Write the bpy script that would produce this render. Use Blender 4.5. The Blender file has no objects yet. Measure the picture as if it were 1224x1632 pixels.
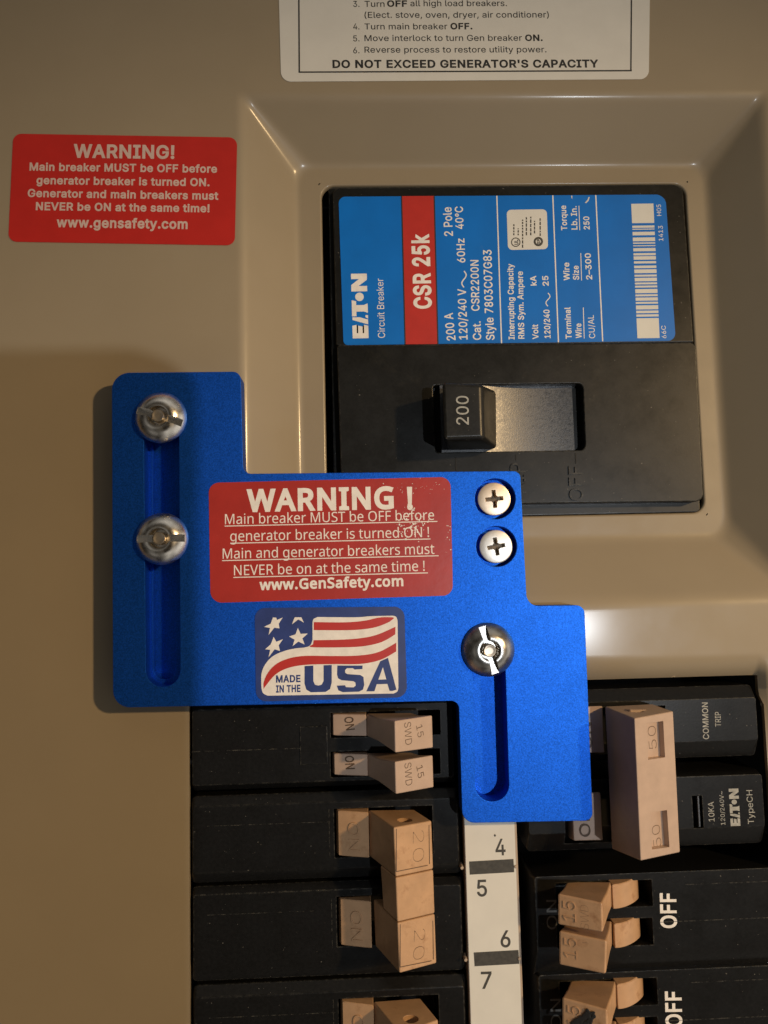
import bpy, bmesh, math, random
from mathutils import Vector, Matrix, Quaternion, geometry

# ------------------------------------------------------------------ camera, world, lamps, exposure
# 1 unit = 1 cm.  The steel cover of the panel is the plane z = 0, the camera looks at it from z = D.
S = bpy.context.scene
C = S.collection
PI = math.pi
D = 17.2
F = 1222.0
rv = Vector((4.816, -2.062, -1.305)) * (PI / 180)
RC = Quaternion(rv.normalized(), rv.length).to_matrix()
cam_d = bpy.data.cameras.new('camera')
cam = bpy.data.objects.new('camera', cam_d)
C.objects.link(cam)
cam_d.sensor_fit = 'VERTICAL'
cam_d.sensor_height = 36
cam_d.lens = 36 * F / 1632
cam_d.clip_start = 0.05
cam_d.clip_end = 500
cam.matrix_world = Matrix.Translation((0, 0, D)) @ RC.to_4x4()
S.camera = cam

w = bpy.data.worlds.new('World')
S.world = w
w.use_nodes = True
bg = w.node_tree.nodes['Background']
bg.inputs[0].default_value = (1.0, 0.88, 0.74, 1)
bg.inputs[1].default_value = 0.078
wt = w.node_tree   # dim room light, with noise-shaped bright patches added for the metal to reflect
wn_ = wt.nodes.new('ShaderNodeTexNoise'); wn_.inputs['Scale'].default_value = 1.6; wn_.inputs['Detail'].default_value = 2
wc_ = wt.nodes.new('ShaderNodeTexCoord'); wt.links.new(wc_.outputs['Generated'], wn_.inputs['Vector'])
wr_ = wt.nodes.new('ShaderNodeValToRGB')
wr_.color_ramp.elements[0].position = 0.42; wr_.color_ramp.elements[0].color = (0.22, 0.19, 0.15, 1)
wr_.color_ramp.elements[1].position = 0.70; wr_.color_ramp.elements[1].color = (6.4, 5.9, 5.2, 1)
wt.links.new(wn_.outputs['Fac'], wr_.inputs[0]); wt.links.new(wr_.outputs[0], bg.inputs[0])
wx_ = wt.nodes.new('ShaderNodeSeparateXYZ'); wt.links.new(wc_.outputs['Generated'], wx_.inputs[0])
wm_ = wt.nodes.new('ShaderNodeMapRange')   # ambient light made stronger from the right so left-facing lever sides stay dark
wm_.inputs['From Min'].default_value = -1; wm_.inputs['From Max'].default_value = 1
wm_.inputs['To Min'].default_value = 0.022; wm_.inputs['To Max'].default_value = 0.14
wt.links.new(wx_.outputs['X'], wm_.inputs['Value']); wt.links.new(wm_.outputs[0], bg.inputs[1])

def lamp(name, kind, loc, aim, power, col, size=None, angle=None, blend=1.0):
    l = bpy.data.lights.new(name, kind)
    o = bpy.data.objects.new(name, l)
    C.objects.link(o)
    o.location = loc
    o.rotation_euler = (Vector(aim) - Vector(loc)).to_track_quat('-Z', 'Y').to_euler()
    l.energy = power
    l.color = col
    if kind == 'AREA':
        l.shape = 'DISK'; l.size = size
    else:
        l.shadow_soft_size = size
    if kind == 'SPOT':
        l.spot_size = angle; l.spot_blend = blend
    return o

white_lamp = lamp('white_lamp', 'SPOT', (22.4, -5.6, 62), (3.2, -1.5, 0), 46000, (0.90, 0.95, 1.0), 0.5, math.radians(40), 1.0)
warm_lamp = lamp('warm_lamp', 'SPOT', (58, 19, 62), (-2, -9.5, 0), 200000, (1.0, 0.68, 0.34), 1.8, math.radians(38), 1.0)

S.view_settings.view_transform = 'Standard'
S.view_settings.look = 'None'
S.view_settings.exposure = 0.0
S.view_settings.gamma = 1.0
S.render.engine = 'CYCLES'
S.cycles.max_bounces = 6

# ------------------------------------------------------------------ measuring helpers
def ray(px, py):
    return RC @ Vector(((px - 612) / F, -(py - 816) / F, -1.0))

def P(px, py, z=0.0):
    d = ray(px, py)
    t = (z - D) / d.z
    return Vector((d.x * t, d.y * t, z))

def PP(px, py, o, n):
    d = ray(px, py)
    c = Vector((0, 0, D))
    return c + d * ((o - c).dot(n) / d.dot(n))

# ------------------------------------------------------------------ object helpers
ROOTLOC = {}

def empty(name, label, cat, loc, group=None):
    o = bpy.data.objects.new(name, None)
    C.objects.link(o)
    o.location = loc
    o.empty_display_size = 0.5
    o['label'] = label
    o['category'] = cat
    if group:
        o['group'] = group
    ROOTLOC[o.name] = Vector(loc)
    return o

def rootloc(o):
    while o.parent:
        o = o.parent
    return ROOTLOC.get(o.name, Vector((0, 0, 0)))

def finish(me, smooth):
    if smooth:
        for p in me.polygons:
            p.use_smooth = True
        me.set_sharp_from_angle(angle=math.radians(smooth if smooth is not True else 35))

def link(name, me, mat, parent=None, smooth=None, label=None, wn=True):
    o = bpy.data.objects.new(name, me)
    C.objects.link(o)
    if mat is not None:
        me.materials.clear()
        me.materials.append(mat)
    if parent is not None:
        o.parent = parent
        me.transform(Matrix.Translation(-rootloc(parent)))
    finish(me, smooth)
    if smooth and wn:
        m_ = o.modifiers.new('weighted_normals', 'WEIGHTED_NORMAL'); m_.keep_sharp = True; m_.weight = 100
    if label:
        o['label'] = label
    return o

def meshdata(name, verts, faces):
    me = bpy.data.meshes.new(name)
    me.from_pydata([tuple(v) for v in verts], [], faces)
    me.update()
    bm = bmesh.new(); bm.from_mesh(me)
    bmesh.ops.recalc_face_normals(bm, faces=bm.faces)
    bm.to_mesh(me); bm.free()
    return me

def bevel(me, width, seg=2, angle=30):
    bm = bmesh.new(); bm.from_mesh(me)
    es = [e for e in bm.edges if len(e.link_faces) == 2 and e.calc_face_angle(0) > math.radians(angle)]
    bmesh.ops.bevel(bm, geom=es, offset=width, offset_type='OFFSET', segments=seg, profile=0.5, affect='EDGES', clamp_overlap=True)
    bm.to_mesh(me); bm.free()
    return me

def hexa(name, top, base):
    """box from 4 top points and 4 base points in the same order"""
    v = list(top) + list(base)
    f = [(0, 1, 2, 3), (7, 6, 5, 4)] + [(i, i + 4, (i + 1) % 4 + 4, (i + 1) % 4) for i in range(4)]
    return meshdata(name, v, f)

def box(name, x0, x1, y0, y1, z0, z1):
    t = [Vector((x0, y0, z1)), Vector((x1, y0, z1)), Vector((x1, y1, z1)), Vector((x0, y1, z1))]
    return hexa(name, t, [Vector((p.x, p.y, z0)) for p in t])

def prism_x(name, prof, y0, y1):
    """profile in xz, extruded along y"""
    n = len(prof)
    v = [Vector((a, y0, b)) for a, b in prof] + [Vector((a, y1, b)) for a, b in prof]
    f = [tuple(range(n)), tuple(range(2 * n - 1, n - 1, -1))] + [(i, (i + 1) % n, (i + 1) % n + n, i + n) for i in range(n)]
    return meshdata(name, v, f)

def boolean(me, cutters):
    o = bpy.data.objects.new('tmp', me); C.objects.link(o)
    cs = []
    for c in cutters:
        k = bpy.data.objects.new('tmpc', c); C.objects.link(k); cs.append(k)
        m = o.modifiers.new('b', 'BOOLEAN'); m.operation = 'DIFFERENCE'; m.solver = 'EXACT'; m.object = k
    dg = bpy.context.evaluated_depsgraph_get(); dg.update()
    r = bpy.data.meshes.new_from_object(o.evaluated_get(dg))
    for k in cs + [o]:
        bpy.data.objects.remove(k)
    return r

def join(name, mes):
    bm = bmesh.new()
    for m in mes:
        bm.from_mesh(m)
    r = bpy.data.meshes.new(name)
    bm.to_mesh(r); bm.free()
    return r

def cylinder(name, c, r0, r1, z0, z1, n=48):
    v = [Vector((c[0] + r0 * math.cos(2 * PI * i / n), c[1] + r0 * math.sin(2 * PI * i / n), z0)) for i in range(n)]
    v += [Vector((c[0] + r1 * math.cos(2 * PI * i / n), c[1] + r1 * math.sin(2 * PI * i / n), z1)) for i in range(n)]
    f = [tuple(range(n)), tuple(range(2 * n - 1, n - 1, -1))] + [(i, (i + 1) % n, (i + 1) % n + n, i + n) for i in range(n)]
    return meshdata(name, v, f)

def lathe(name, c, prof, n=64):
    v = []; f = []
    for r, z in prof:
        for i in range(n):
            a = 2 * PI * i / n
            v.append(Vector((c[0] + r * math.cos(a), c[1] + r * math.sin(a), z)))
    m = len(prof)
    for k in range(m - 1):
        for i in range(n):
            j = (i + 1) % n
            f.append((k * n + i, k * n + j, (k + 1) * n + j, (k + 1) * n + i))
    f.append(tuple(range(n)))
    f.append(tuple(range((m - 1) * n, m * n)))
    return meshdata(name, v, f)

def round_poly(pts, radii, seg=8):
    """2D polygon with rounded corners (works for convex and concave corners)"""
    out = []
    n = len(pts)
    for i in range(n):
        p = Vector(pts[i][:2]); a = Vector(pts[i - 1][:2]); b = Vector(pts[(i + 1) % n][:2])
        r = radii[i] if isinstance(radii, (list, tuple)) else radii
        if r <= 0:
            out.append(p); continue
        u = (a - p).normalized(); v = (b - p).normalized()
        ang = u.angle(v)
        t = r / math.tan(ang / 2)
        t = min(t, (a - p).length * .49, (b - p).length * .49)
        r2 = t * math.tan(ang / 2)
        cc = p + (u + v).normalized() * (r2 / math.sin(ang / 2))
        s = p + u * t - cc; e = p + v * t - cc
        tot = s.angle_signed(e)
        a0 = math.atan2(s.y, s.x)
        for k in range(seg + 1):
            q = a0 - tot * k / seg
            out.append(cc + Vector((math.cos(q), math.sin(q))) * r2)
    return out

def flat_shape(name, loops, z0, z1, bev=0.0, bseg=2):
    """filled 2D loops (outer + holes) with thickness z0..z1 and bevelled rims"""
    cu = bpy.data.curves.new(name, 'CURVE')
    cu.dimensions = '2D'
    cu.fill_mode = 'BOTH'
    cu.extrude = (z1 - z0) / 2 - bev
    cu.bevel_depth = bev
    cu.bevel_resolution = bseg
    if bev:
        cu.offset = -bev
    for lp in loops:
        sp = cu.splines.new('POLY')
        sp.points.add(len(lp) - 1)
        for k, p in enumerate(lp):
            sp.points[k].co = (p[0], p[1], 0, 1)
        sp.use_cyclic_u = True
    o = bpy.data.objects.new('tmp', cu); C.objects.link(o)
    dg = bpy.context.evaluated_depsgraph_get(); dg.update()
    me = bpy.data.meshes.new_from_object(o.evaluated_get(dg))
    bpy.data.objects.remove(o)
    me.transform(Matrix.Translation((0, 0, (z0 + z1) / 2)))
    me.name = name
    bm = bmesh.new(); bm.from_mesh(me)
    bmesh.ops.remove_doubles(bm, verts=bm.verts, dist=1e-5)
    bm.to_mesh(me); bm.free()
    return me

def pxloop(pts, z, radii=0, seg=8):
    q = [P(a, b, z) for a, b in pts]
    rr = [r / 72 for r in radii] if isinstance(radii, (list, tuple)) else radii / 72
    return round_poly(q, rr, seg) if radii else [Vector(p[:2]) for p in q]

def ink(name, pts, z, mat, parent, t=0.002, radii=0):
    """a flat printed patch traced on a surface at height z"""
    me = flat_shape(name, [pxloop(pts, z, radii, 5)], z, z + t)
    return link(name, me, mat, parent)

# ------------------------------------------------------------------ lettering
# glyph outlines in thousandths: character, advance, closed loops
FONT = {}
FONT['arial'] = (187, "A479|16,0 201,509 276,509 463,0 395,0 287,302 264,372 232,478 245,478 213,371 191,302 85,0|110,142 110,199 370,199 370,142\nB456|60,0 60,509 241,509 289,504 329,491 359,469 381,442 394,410 398,374 395,344 387,320 356,286 315,267 315,262 339,257 363,245 385,227 402,203 414,173 418,136 413,100 400,67 377,39 344,18 301,4 247,0|125,57 245,57 296,63 330,80 349,105 355,137 352,161 342,184 327,203 306,218 279,228 248,231 125,231|125,285 238,285 288,296 308,309 323,326 333,348 336,372 330,403 313,429 283,446 240,452 125,452\nC510|267,-7 205,1 150,25 104,63 70,115 48,179 40,254 48,329 70,393 104,445 150,484 205,508 267,516 340,504 373,490 402,471 427,447 448,418 463,385 473,348 408,348 389,395 357,428 315,449 267,456 223,450 184,432 150,403 125,364 109,314 103,254 109,194 125,145 151,105 184,76 223,59 267,53 315,60 357,81 389,114 408,160 473,160 463,124 448,91 428,62 402,38 373,19 341,5 305,-4\nD502|219,0 96,0 96,57 215,57 272,63 318,81 354,110 379,149 394,198 399,255 394,312 379,361 354,399 320,428 275,446 221,452 93,452 93,509 225,509 294,501 353,478 399,441 433,391 455,329 462,255 455,181 433,119 398,68 351,31 291,8|125,509 125,0 60,0 60,509\nE418|60,0 60,509 372,509 372,452 125,452 125,286 355,286 355,229 125,229 125,57 375,57 375,0\nF410|60,0 60,509 369,509 369,452 125,452 125,278 346,278 346,221 125,221 125,0\nG520|269,-7 205,1 149,25 104,64 69,116 47,179 40,254 47,329 69,393 103,445 149,484 203,508 265,516 304,513 340,504 374,489 403,469 429,445 449,416 465,384 474,349 408,349 387,393 356,427 315,448 265,456 222,450 183,432 150,404 125,364 109,314 103,254 109,194 125,145 151,105 184,76 224,59 269,53 309,57 345,71 374,93 396,123 410,160 415,202 434,199 283,199 283,256 478,256 478,200 471,141 451,91 419,50 377,19 326,0\nH517|60,0 60,509 125,509 125,289 392,289 392,509 457,509 457,0 392,0 392,232 125,232 125,0\nI300|31,0 31,57 118,57 118,452 31,452 31,509 269,509 269,452 183,452 183,57 269,57 269,0\nK466|104,145 104,216 139,261 174,303 212,344 364,509 448,509 231,276 228,276|60,0 60,509 125,509 125,334 124,225 125,193 125,0|372,0 188,259 228,309 449,0\nL393|60,0 60,509 125,509 125,57 361,57 361,0\nM628|60,0 60,509 152,509 277,187 287,159 299,123 311,84 322,49 307,49 318,83 330,121 342,158 352,187 476,509 568,509 568,0 504,0 504,291 504,327 505,369 506,413 507,457 513,457 498,409 482,363 467,322 456,291 342,0 286,0 170,291 159,321 145,361 129,408 112,457 119,457 120,416 121,372 122,328 122,291 122,0\nN523|60,0 60,509 136,509 343,183 363,151 388,107 414,55 405,54 401,108 399,157 399,195 399,509 463,509 463,0 387,0 202,290 177,331 148,381 108,452 119,454 122,384 124,328 125,291 125,0\nO533|267,-7 205,1 150,25 105,63 70,115 48,179 40,254 48,329 70,393 105,445 150,484 205,508 267,516 329,508 384,484 429,445 464,393 486,329 493,254 486,179 464,115 429,63 384,25 329,1|267,53 310,59 349,76 383,105 408,144 425,194 430,254 425,314 408,365 383,404 349,433 310,450 267,456 223,450 184,433 151,404 125,364 109,314 103,254 109,194 125,144 151,105 184,76 223,59\nP444|60,0 60,509 235,509 289,503 332,487 366,462 390,430 404,391 409,348 404,304 390,265 366,233 332,207 289,191 235,186 109,186 109,242 233,242 269,246 297,256 318,272 333,294 342,319 344,348 342,376 333,402 318,423 297,439 268,449 232,452 125,452 125,0\nR449|60,0 60,509 236,509 290,504 333,489 367,465 390,433 405,395 409,352 405,309 390,271 367,240 333,217 289,203 236,198 96,198 96,255 234,255 269,258 298,267 319,281 334,300 342,324 345,352 342,380 334,405 319,425 298,440 269,449 233,452 125,452 125,0|353,0 230,229 303,229 428,0\nS446|224,-9 172,-4 128,9 91,31 64,60 46,96 38,137 104,137 110,110 123,88 142,71 166,59 224,49 257,52 286,60 311,74 329,92 341,114 346,139 342,161 332,179 296,205 245,222 184,239 128,260 86,289 60,326 52,372 58,413 75,448 102,476 138,498 180,511 227,516 275,511 316,498 351,476 377,449 394,415 401,378 337,378 326,412 302,437 267,453 225,459 194,456 167,448 145,435 129,418 118,398 115,376 119,352 131,334 169,308 212,293 264,279 312,264 359,238 395,198 405,171 408,139 403,99 386,64 360,34 323,11 278,-4\nT448|32,452 32,509 417,509 417,452 257,452 257,0 193,0 193,452\nU517|259,-8 203,-2 154,15 114,43 85,80 66,124 60,173 60,509 124,509 124,178 128,144 141,113 160,87 187,68 220,56 259,52 298,56 331,68 357,87 377,113 389,144 393,178 393,509 457,509 457,173 451,124 433,80 403,43 363,15 315,-2\nV479|204,0 16,509 84,509 192,206 215,137 248,31 235,31 267,138 290,206 395,509 463,509 278,0\nW686|155,0 16,509 82,509 163,196 175,145 187,94 197,40 189,40 200,94 211,145 224,196 306,509 380,509 462,196 474,145 486,94 497,40 488,40 499,94 510,145 523,196 603,509 670,509 530,0 455,0 368,323 351,391 336,475 350,475 335,395 318,323 230,0\nX474|18,0 217,284 217,236 29,509 104,509 178,400 204,361 223,329 243,292 232,292 252,329 272,361 298,400 374,509 446,509 259,239 259,287 456,0 382,0 292,129 268,165 250,195 230,231 244,231 225,196 206,166 182,129 91,0\nY472|203,0 203,208 16,509 91,509 192,344 222,292 250,230 224,230 251,293 280,344 381,509 455,509 268,208 268,0\n0453|227,-7 174,1 130,24 95,62 69,113 53,178 48,254 53,330 69,395 95,447 130,484 174,508 227,516 279,508 323,484 358,447 384,395 400,330 405,254 400,178 384,113 359,62 323,24 279,1|227,50 261,56 290,74 313,103 330,144 340,194 344,254 340,314 330,365 313,405 290,435 261,453 227,460 192,453 163,435 140,405 123,365 113,314 109,254 113,194 123,144 140,103 163,74 192,56\n1453|76,0 76,55 391,55 391,0|276,509 276,0 212,0 212,448 209,448 86,358 86,427 198,509\n2453|64,0 64,47 234,229 282,282 311,327 320,371 317,397 308,419 293,436 273,449 224,460 196,457 172,447 153,433 139,413 130,390 127,362 66,362 71,405 86,442 111,473 143,496 182,511 225,516 268,511 306,497 337,474 361,445 376,411 381,372 371,318 336,259 267,180 153,60 153,57 389,57 389,0\n3453|218,-7 173,-3 133,10 98,30 70,57 52,91 44,132 109,132 115,107 126,87 144,71 165,59 219,50 275,61 297,74 315,93 325,116 329,145 326,172 316,196 299,217 275,234 242,244 201,248 157,248 157,299 288,448 288,452 70,452 70,509 372,509 372,461 211,278 211,289 264,288 308,276 344,253 371,222 387,186 393,145 387,103 370,66 344,36 309,12 266,-2\n4453|40,105 40,158 247,509 311,509 109,166 109,163 413,163 413,105|282,0 282,121 282,146 282,318 343,318 343,0\n5453|221,-7 178,-2 140,11 108,32 83,60 66,93 60,130 122,130 127,108 138,89 173,60 221,50 250,53 276,64 298,82 314,104 324,131 328,162 324,193 314,221 297,244 275,262 248,273 218,277 167,268 128,246 67,253 96,509 366,509 366,452 151,452 134,301 136,301 178,325 229,334 263,330 294,321 321,306 345,285 364,260 379,231 388,199 391,163 385,117 369,76 343,41 309,15 268,-1\n6453|226,-7 182,-1 142,15 109,40 84,74 69,115 64,162 68,199 80,239 137,340 252,509 322,509 151,261 145,261 165,288 196,307 235,314 278,309 316,295 346,271 370,240 384,201 389,157 384,112 368,73 343,39 310,14 271,-2|226,48 254,52 279,63 299,79 314,101 324,128 327,157 324,187 314,213 299,235 279,251 254,262 226,265 198,262 174,252 153,235 138,214 128,188 125,158 128,128 138,102 153,79 174,63 198,52\n7453|97,0 323,448 323,452 62,452 62,509 391,509 391,449 165,0\n8453|226,-7 178,-2 136,11 101,33 74,62 57,96 52,135 55,166 65,195 81,220 101,241 125,256 153,265 153,267 119,282 93,308 76,342 70,380 75,417 90,450 114,477 146,498 184,511 226,516 269,511 306,498 337,477 361,450 377,417 382,380 376,342 359,308 333,282 300,267 300,265 327,256 351,241 372,220 387,195 397,166 401,135 395,96 378,62 352,33 317,11 275,-2|226,49 258,52 285,60 307,74 323,91 333,113 337,139 333,165 322,189 305,208 283,223 256,232 226,235 196,232 169,223 147,208 130,189 119,165 115,139 119,113 129,91 145,74 167,60 195,52|226,290 274,300 293,313 307,330 316,351 319,376 316,399 308,420 294,437 275,449 226,460 177,449 159,437 145,420 136,399 133,376 136,351 145,330 159,313 178,300\n9453|226,516 271,510 310,494 343,468 368,434 384,393 389,347 385,309 373,270 315,168 200,0 130,0 301,248 307,248 287,221 257,202 218,195 175,199 137,214 106,237 83,269 68,307 64,352 69,397 85,436 110,469 143,494 182,510|226,460 199,457 174,446 154,429 138,407 129,381 125,352 129,322 138,295 154,274 174,257 199,247 226,243 254,247 279,257 299,273 314,295 324,321 327,350 324,381 314,407 299,429 279,446 254,457\na389|160,-9 126,-5 94,5 68,22 48,45 35,73 30,108 34,138 43,161 58,179 78,193 125,211 178,220 234,227 265,235 273,243 276,255 276,257 267,297 240,322 196,331 149,322 118,301 100,274 41,291 57,322 79,346 104,364 133,375 194,384 239,379 286,360 306,343 322,320 333,290 337,251 337,0 277,0 277,52 272,52 252,25 215,1|170,45 202,49 228,59 248,74 263,93 272,115 276,138 276,190 259,182 231,176 200,171 175,168 134,159 103,139 95,124 92,105 102,72 130,52\nb424|229,-8 198,-5 172,4 138,31 118,59 112,59 112,0 53,0 53,509 114,509 114,319 118,319 137,346 171,373 197,381 229,384 274,378 313,361 345,332 370,293 385,245 390,189 385,133 370,84 346,45 313,16 274,-2|220,47 253,51 279,66 301,88 316,117 325,151 328,189 325,227 316,261 301,290 280,311 253,325 220,330 188,325 161,312 140,291 125,263 116,229 113,189 116,150 125,115 140,86 162,65 188,51\nc395|207,-8 159,-2 117,16 82,46 56,85 40,133 34,187 40,243 56,291 82,330 117,360 159,378 207,384 260,377 305,356 340,322 362,277 303,262 290,289 270,311 242,325 207,330 173,325 145,310 124,287 108,258 99,224 96,187 99,151 108,117 124,89 145,66 173,51 207,46 243,52 271,66 292,89 304,117 363,102 341,56 306,21 261,-1\nd424|195,-8 151,-2 111,16 79,45 55,84 39,133 34,189 39,245 55,293 79,332 112,361 151,378 196,384 228,381 253,373 287,346 306,319 311,319 311,509 372,509 372,0 313,0 313,59 307,59 287,31 252,4 227,-5|205,47 236,51 263,65 284,86 299,115 309,150 312,189 309,229 300,263 284,291 263,312 237,325 205,330 172,325 145,311 124,290 108,261 99,227 96,189 99,151 109,117 124,88 145,66 172,51\ne404|212,-8 161,-2 117,16 82,46 56,85 40,132 34,187 39,242 55,290 81,329 115,359 157,378 205,384 266,374 294,361 319,341 341,315 357,282 368,242 371,194 371,169 75,169 75,221 338,221 310,202 307,237 298,269 283,294 263,314 237,326 205,330 173,326 146,313 125,294 109,270 99,241 96,211 96,178 100,139 110,106 128,80 151,61 179,50 212,46 254,53 285,73 306,105 365,91 353,63 335,39 311,19 283,4 249,-5\nf253|228,379 228,327 6,327 6,379|81,0 81,432 84,461 96,486 113,505 135,519 187,530 222,527 243,521 227,468 215,472 195,474 171,470 154,460 145,443 142,419 142,0\ng425|207,-151 168,-148 134,-140 82,-110 51,-69 101,-41 122,-66 154,-88 207,-97 249,-92 282,-75 304,-47 311,-6 311,68 306,68 287,41 252,16 227,8 195,5 152,10 113,27 80,53 55,90 39,136 34,191 39,246 55,293 80,332 112,361 152,378 196,384 228,382 253,373 288,346 308,319 313,319 313,379 372,379 372,-9 367,-54 350,-90 324,-117 291,-136 251,-147|205,59 237,63 264,75 285,95 300,121 309,154 312,193 309,231 300,264 285,291 264,312 237,325 205,330 172,325 145,312 124,290 109,262 99,229 96,193 99,155 109,123 124,96 145,76 172,63\nh410|114,227 114,0 53,0 53,509 114,509 114,287 102,287 124,332 152,362 187,379 227,384 264,380 295,369 321,349 341,321 353,285 357,240 357,0 296,0 296,235 290,275 273,304 246,323 210,329 184,326 161,317 141,303 126,283 117,257\ni166|53,0 53,379 114,379 114,0|84,443 67,446 54,455 44,468 41,483 44,499 54,512 67,521 84,524 100,521 114,512 123,499 126,483 123,468 114,455 100,446\nk380|110,137 110,212 121,212 284,379 360,379 184,199 177,199|53,0 53,509 114,509 114,0|294,0 148,186 191,229 372,0\nl189|139,-2 101,3 74,20 58,47 53,84 53,509 114,509 114,99 120,62 130,54 146,52 160,53 170,54 181,3 162,-1\nm609|53,0 53,379 112,379 112,295 108,295 118,323 132,346 172,376 219,386 257,380 287,361 309,331 321,295 312,295 322,321 337,343 381,375 437,386 468,383 497,372 522,354 541,328 553,296 557,255 557,0 496,0 496,254 490,289 473,313 447,326 419,330 395,328 374,320 345,290 335,247 335,0 274,0 274,260 269,288 253,311 229,326 199,330 158,320 140,307 126,289 117,266 114,238 114,0\nn409|114,227 114,0 53,0 53,379 112,379 112,287 102,287 124,332 152,362 187,379 227,384 264,380 295,369 321,349 341,321 353,285 357,240 357,0 296,0 296,235 290,275 273,304 246,323 210,329 184,326 161,317 141,303 126,283 117,257\no415|207,-8 159,-2 117,16 82,46 56,85 40,133 34,187 40,243 56,291 82,330 117,360 159,378 207,384 256,378 299,360 333,330 359,291 376,243 381,187 376,133 359,85 333,46 299,16 256,-2|207,46 242,51 270,66 292,89 307,117 316,151 319,187 316,224 307,258 292,287 270,310 242,325 207,330 173,325 145,310 124,287 108,258 99,224 96,187 99,151 108,117 124,89 145,66 173,51\np424|53,-143 53,379 112,379 112,319 118,319 137,346 171,373 197,381 229,384 274,378 313,361 345,332 370,293 385,245 390,189 385,133 370,84 346,45 313,16 274,-2 229,-8 198,-5 173,4 138,31 118,59 114,59 114,-143|220,47 253,51 279,66 301,88 316,117 325,151 328,189 325,227 316,261 301,290 280,311 253,325 220,330 188,325 161,312 140,291 125,263 116,229 113,189 116,150 125,115 140,86 162,65 188,51\nq424|372,-143 311,-143 311,59 306,59 287,31 252,4 227,-5 195,-8 151,-2 111,16 79,45 55,84 39,133 34,189 39,245 55,293 79,332 112,361 151,378 196,384 228,381 253,373 287,346 307,319 313,319 313,379 372,379|205,47 236,51 263,65 284,86 299,115 309,150 312,189 309,229 300,263 284,291 263,312 237,325 205,330 172,325 145,311 124,290 108,261 99,227 96,189 99,151 109,117 124,88 145,66 172,51\nr259|53,0 53,379 112,379 112,321 115,321 130,347 152,367 181,380 213,385 229,384 243,384 243,322 230,324 207,326 182,323 159,315 140,301 126,284 117,262 114,237 114,0\ns365|182,-8 145,-5 112,3 84,18 62,38 45,63 36,94 94,107 105,79 124,60 150,49 181,45 217,50 244,62 262,81 268,103 265,121 254,136 237,147 212,155 149,170 104,186 72,208 53,237 47,274 51,305 65,332 87,354 115,370 149,381 187,384 223,381 254,372 279,358 299,339 324,290 268,277 258,298 243,316 219,328 187,333 156,329 131,317 114,299 109,277 112,258 124,243 172,223 229,209 275,194 306,171 325,142 331,107 326,75 312,47 290,24 260,6 223,-5\nt227|204,379 204,327 6,327 6,379|65,471 126,471 126,98 128,76 136,61 150,53 170,50 185,51 202,54 213,2 192,-3 168,-4 125,2 92,21 72,52 65,93\nu410|182,-5 146,-1 115,11 89,31 69,59 57,95 53,139 53,379 114,379 114,144 119,105 137,75 164,56 200,50 226,53 249,62 268,77 283,97 293,122 296,153 296,379 357,379 357,0 298,0 298,92 307,92 286,47 257,17 222,0\nv389|163,0 17,379 84,379 165,155 187,87 206,21 184,21 203,87 224,155 305,379 371,379 226,0\nw567|138,0 23,379 87,379 133,214 154,137 175,41 165,41 186,135 206,214 252,379 316,379 362,214 382,136 402,41 391,41 413,135 434,214 480,379 545,379 429,0 368,0 319,172 305,225 291,280 277,338 291,338 277,280 263,225 248,172 199,0\ny389|47,-139 61,-86 71,-87 104,-89 130,-74 151,-36 163,-1 17,379 84,379 165,155 187,87 206,21 184,21 202,87 224,155 305,379 371,379 204,-58 177,-107 139,-136 91,-145 65,-143\nz380|42,0 42,46 254,320 254,323 48,323 48,379 333,379 333,331 126,60 126,56 339,56 339,0\n.187|95,-4 78,-1 63,9 53,24 50,41 53,59 63,73 78,83 95,87 113,83 128,73 138,59 141,41 138,24 128,9 113,-1\n,187|38,-119 68,71 137,71 84,-119\n!196|67,160 63,509 132,509 128,160|98,-4 81,-1 66,9 56,24 52,41 56,58 66,73 81,83 98,86 116,83 130,73 140,58 143,41 140,24 130,9 116,-1\n:187|95,-4 78,-1 63,9 53,24 50,41 53,59 63,73 78,83 95,87 113,83 128,73 138,59 141,41 138,24 128,9 113,-1|95,271 78,274 63,284 53,299 50,316 53,334 63,349 78,359 95,362 113,359 128,349 138,334 141,316 138,299 128,284 113,274\n/249|235,533 71,-76 14,-76 178,533\n(273|89,207 101,324 132,441 177,539 236,539 191,428 161,313 151,207 160,115 188,16 236,-96 177,-96 139,-21 111,55 95,131\n)273|37,-96 86,18 113,116 122,207 112,313 82,428 37,539 97,539 142,441 173,323 184,207 178,130 161,53 134,-22 97,-96\n'206|78,318 70,509 136,509 128,318\n-453|337,244 337,188 114,188 114,244\n~453|52,150 55,188 66,218 82,240 103,255 151,266 197,256 246,221 275,198 299,192 318,196 332,207 341,226 344,253 400,253 397,215 386,185 370,163 349,148 301,137 254,148 207,182 177,204 154,210 136,207 121,196 111,178 108,150\n°316|158,283 128,287 101,298 77,316 59,340 47,367 43,397 47,428 59,455 77,479 101,497 128,509 158,513 188,509 216,497 239,479 257,455 269,428 273,397 269,367 257,340 239,316 216,298 188,287|158,334 190,343 213,366 222,397 213,430 190,453 158,462 126,453 103,430 95,397 103,366 126,343\n–349|350,244 350,188 0,188 0,244")
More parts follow.
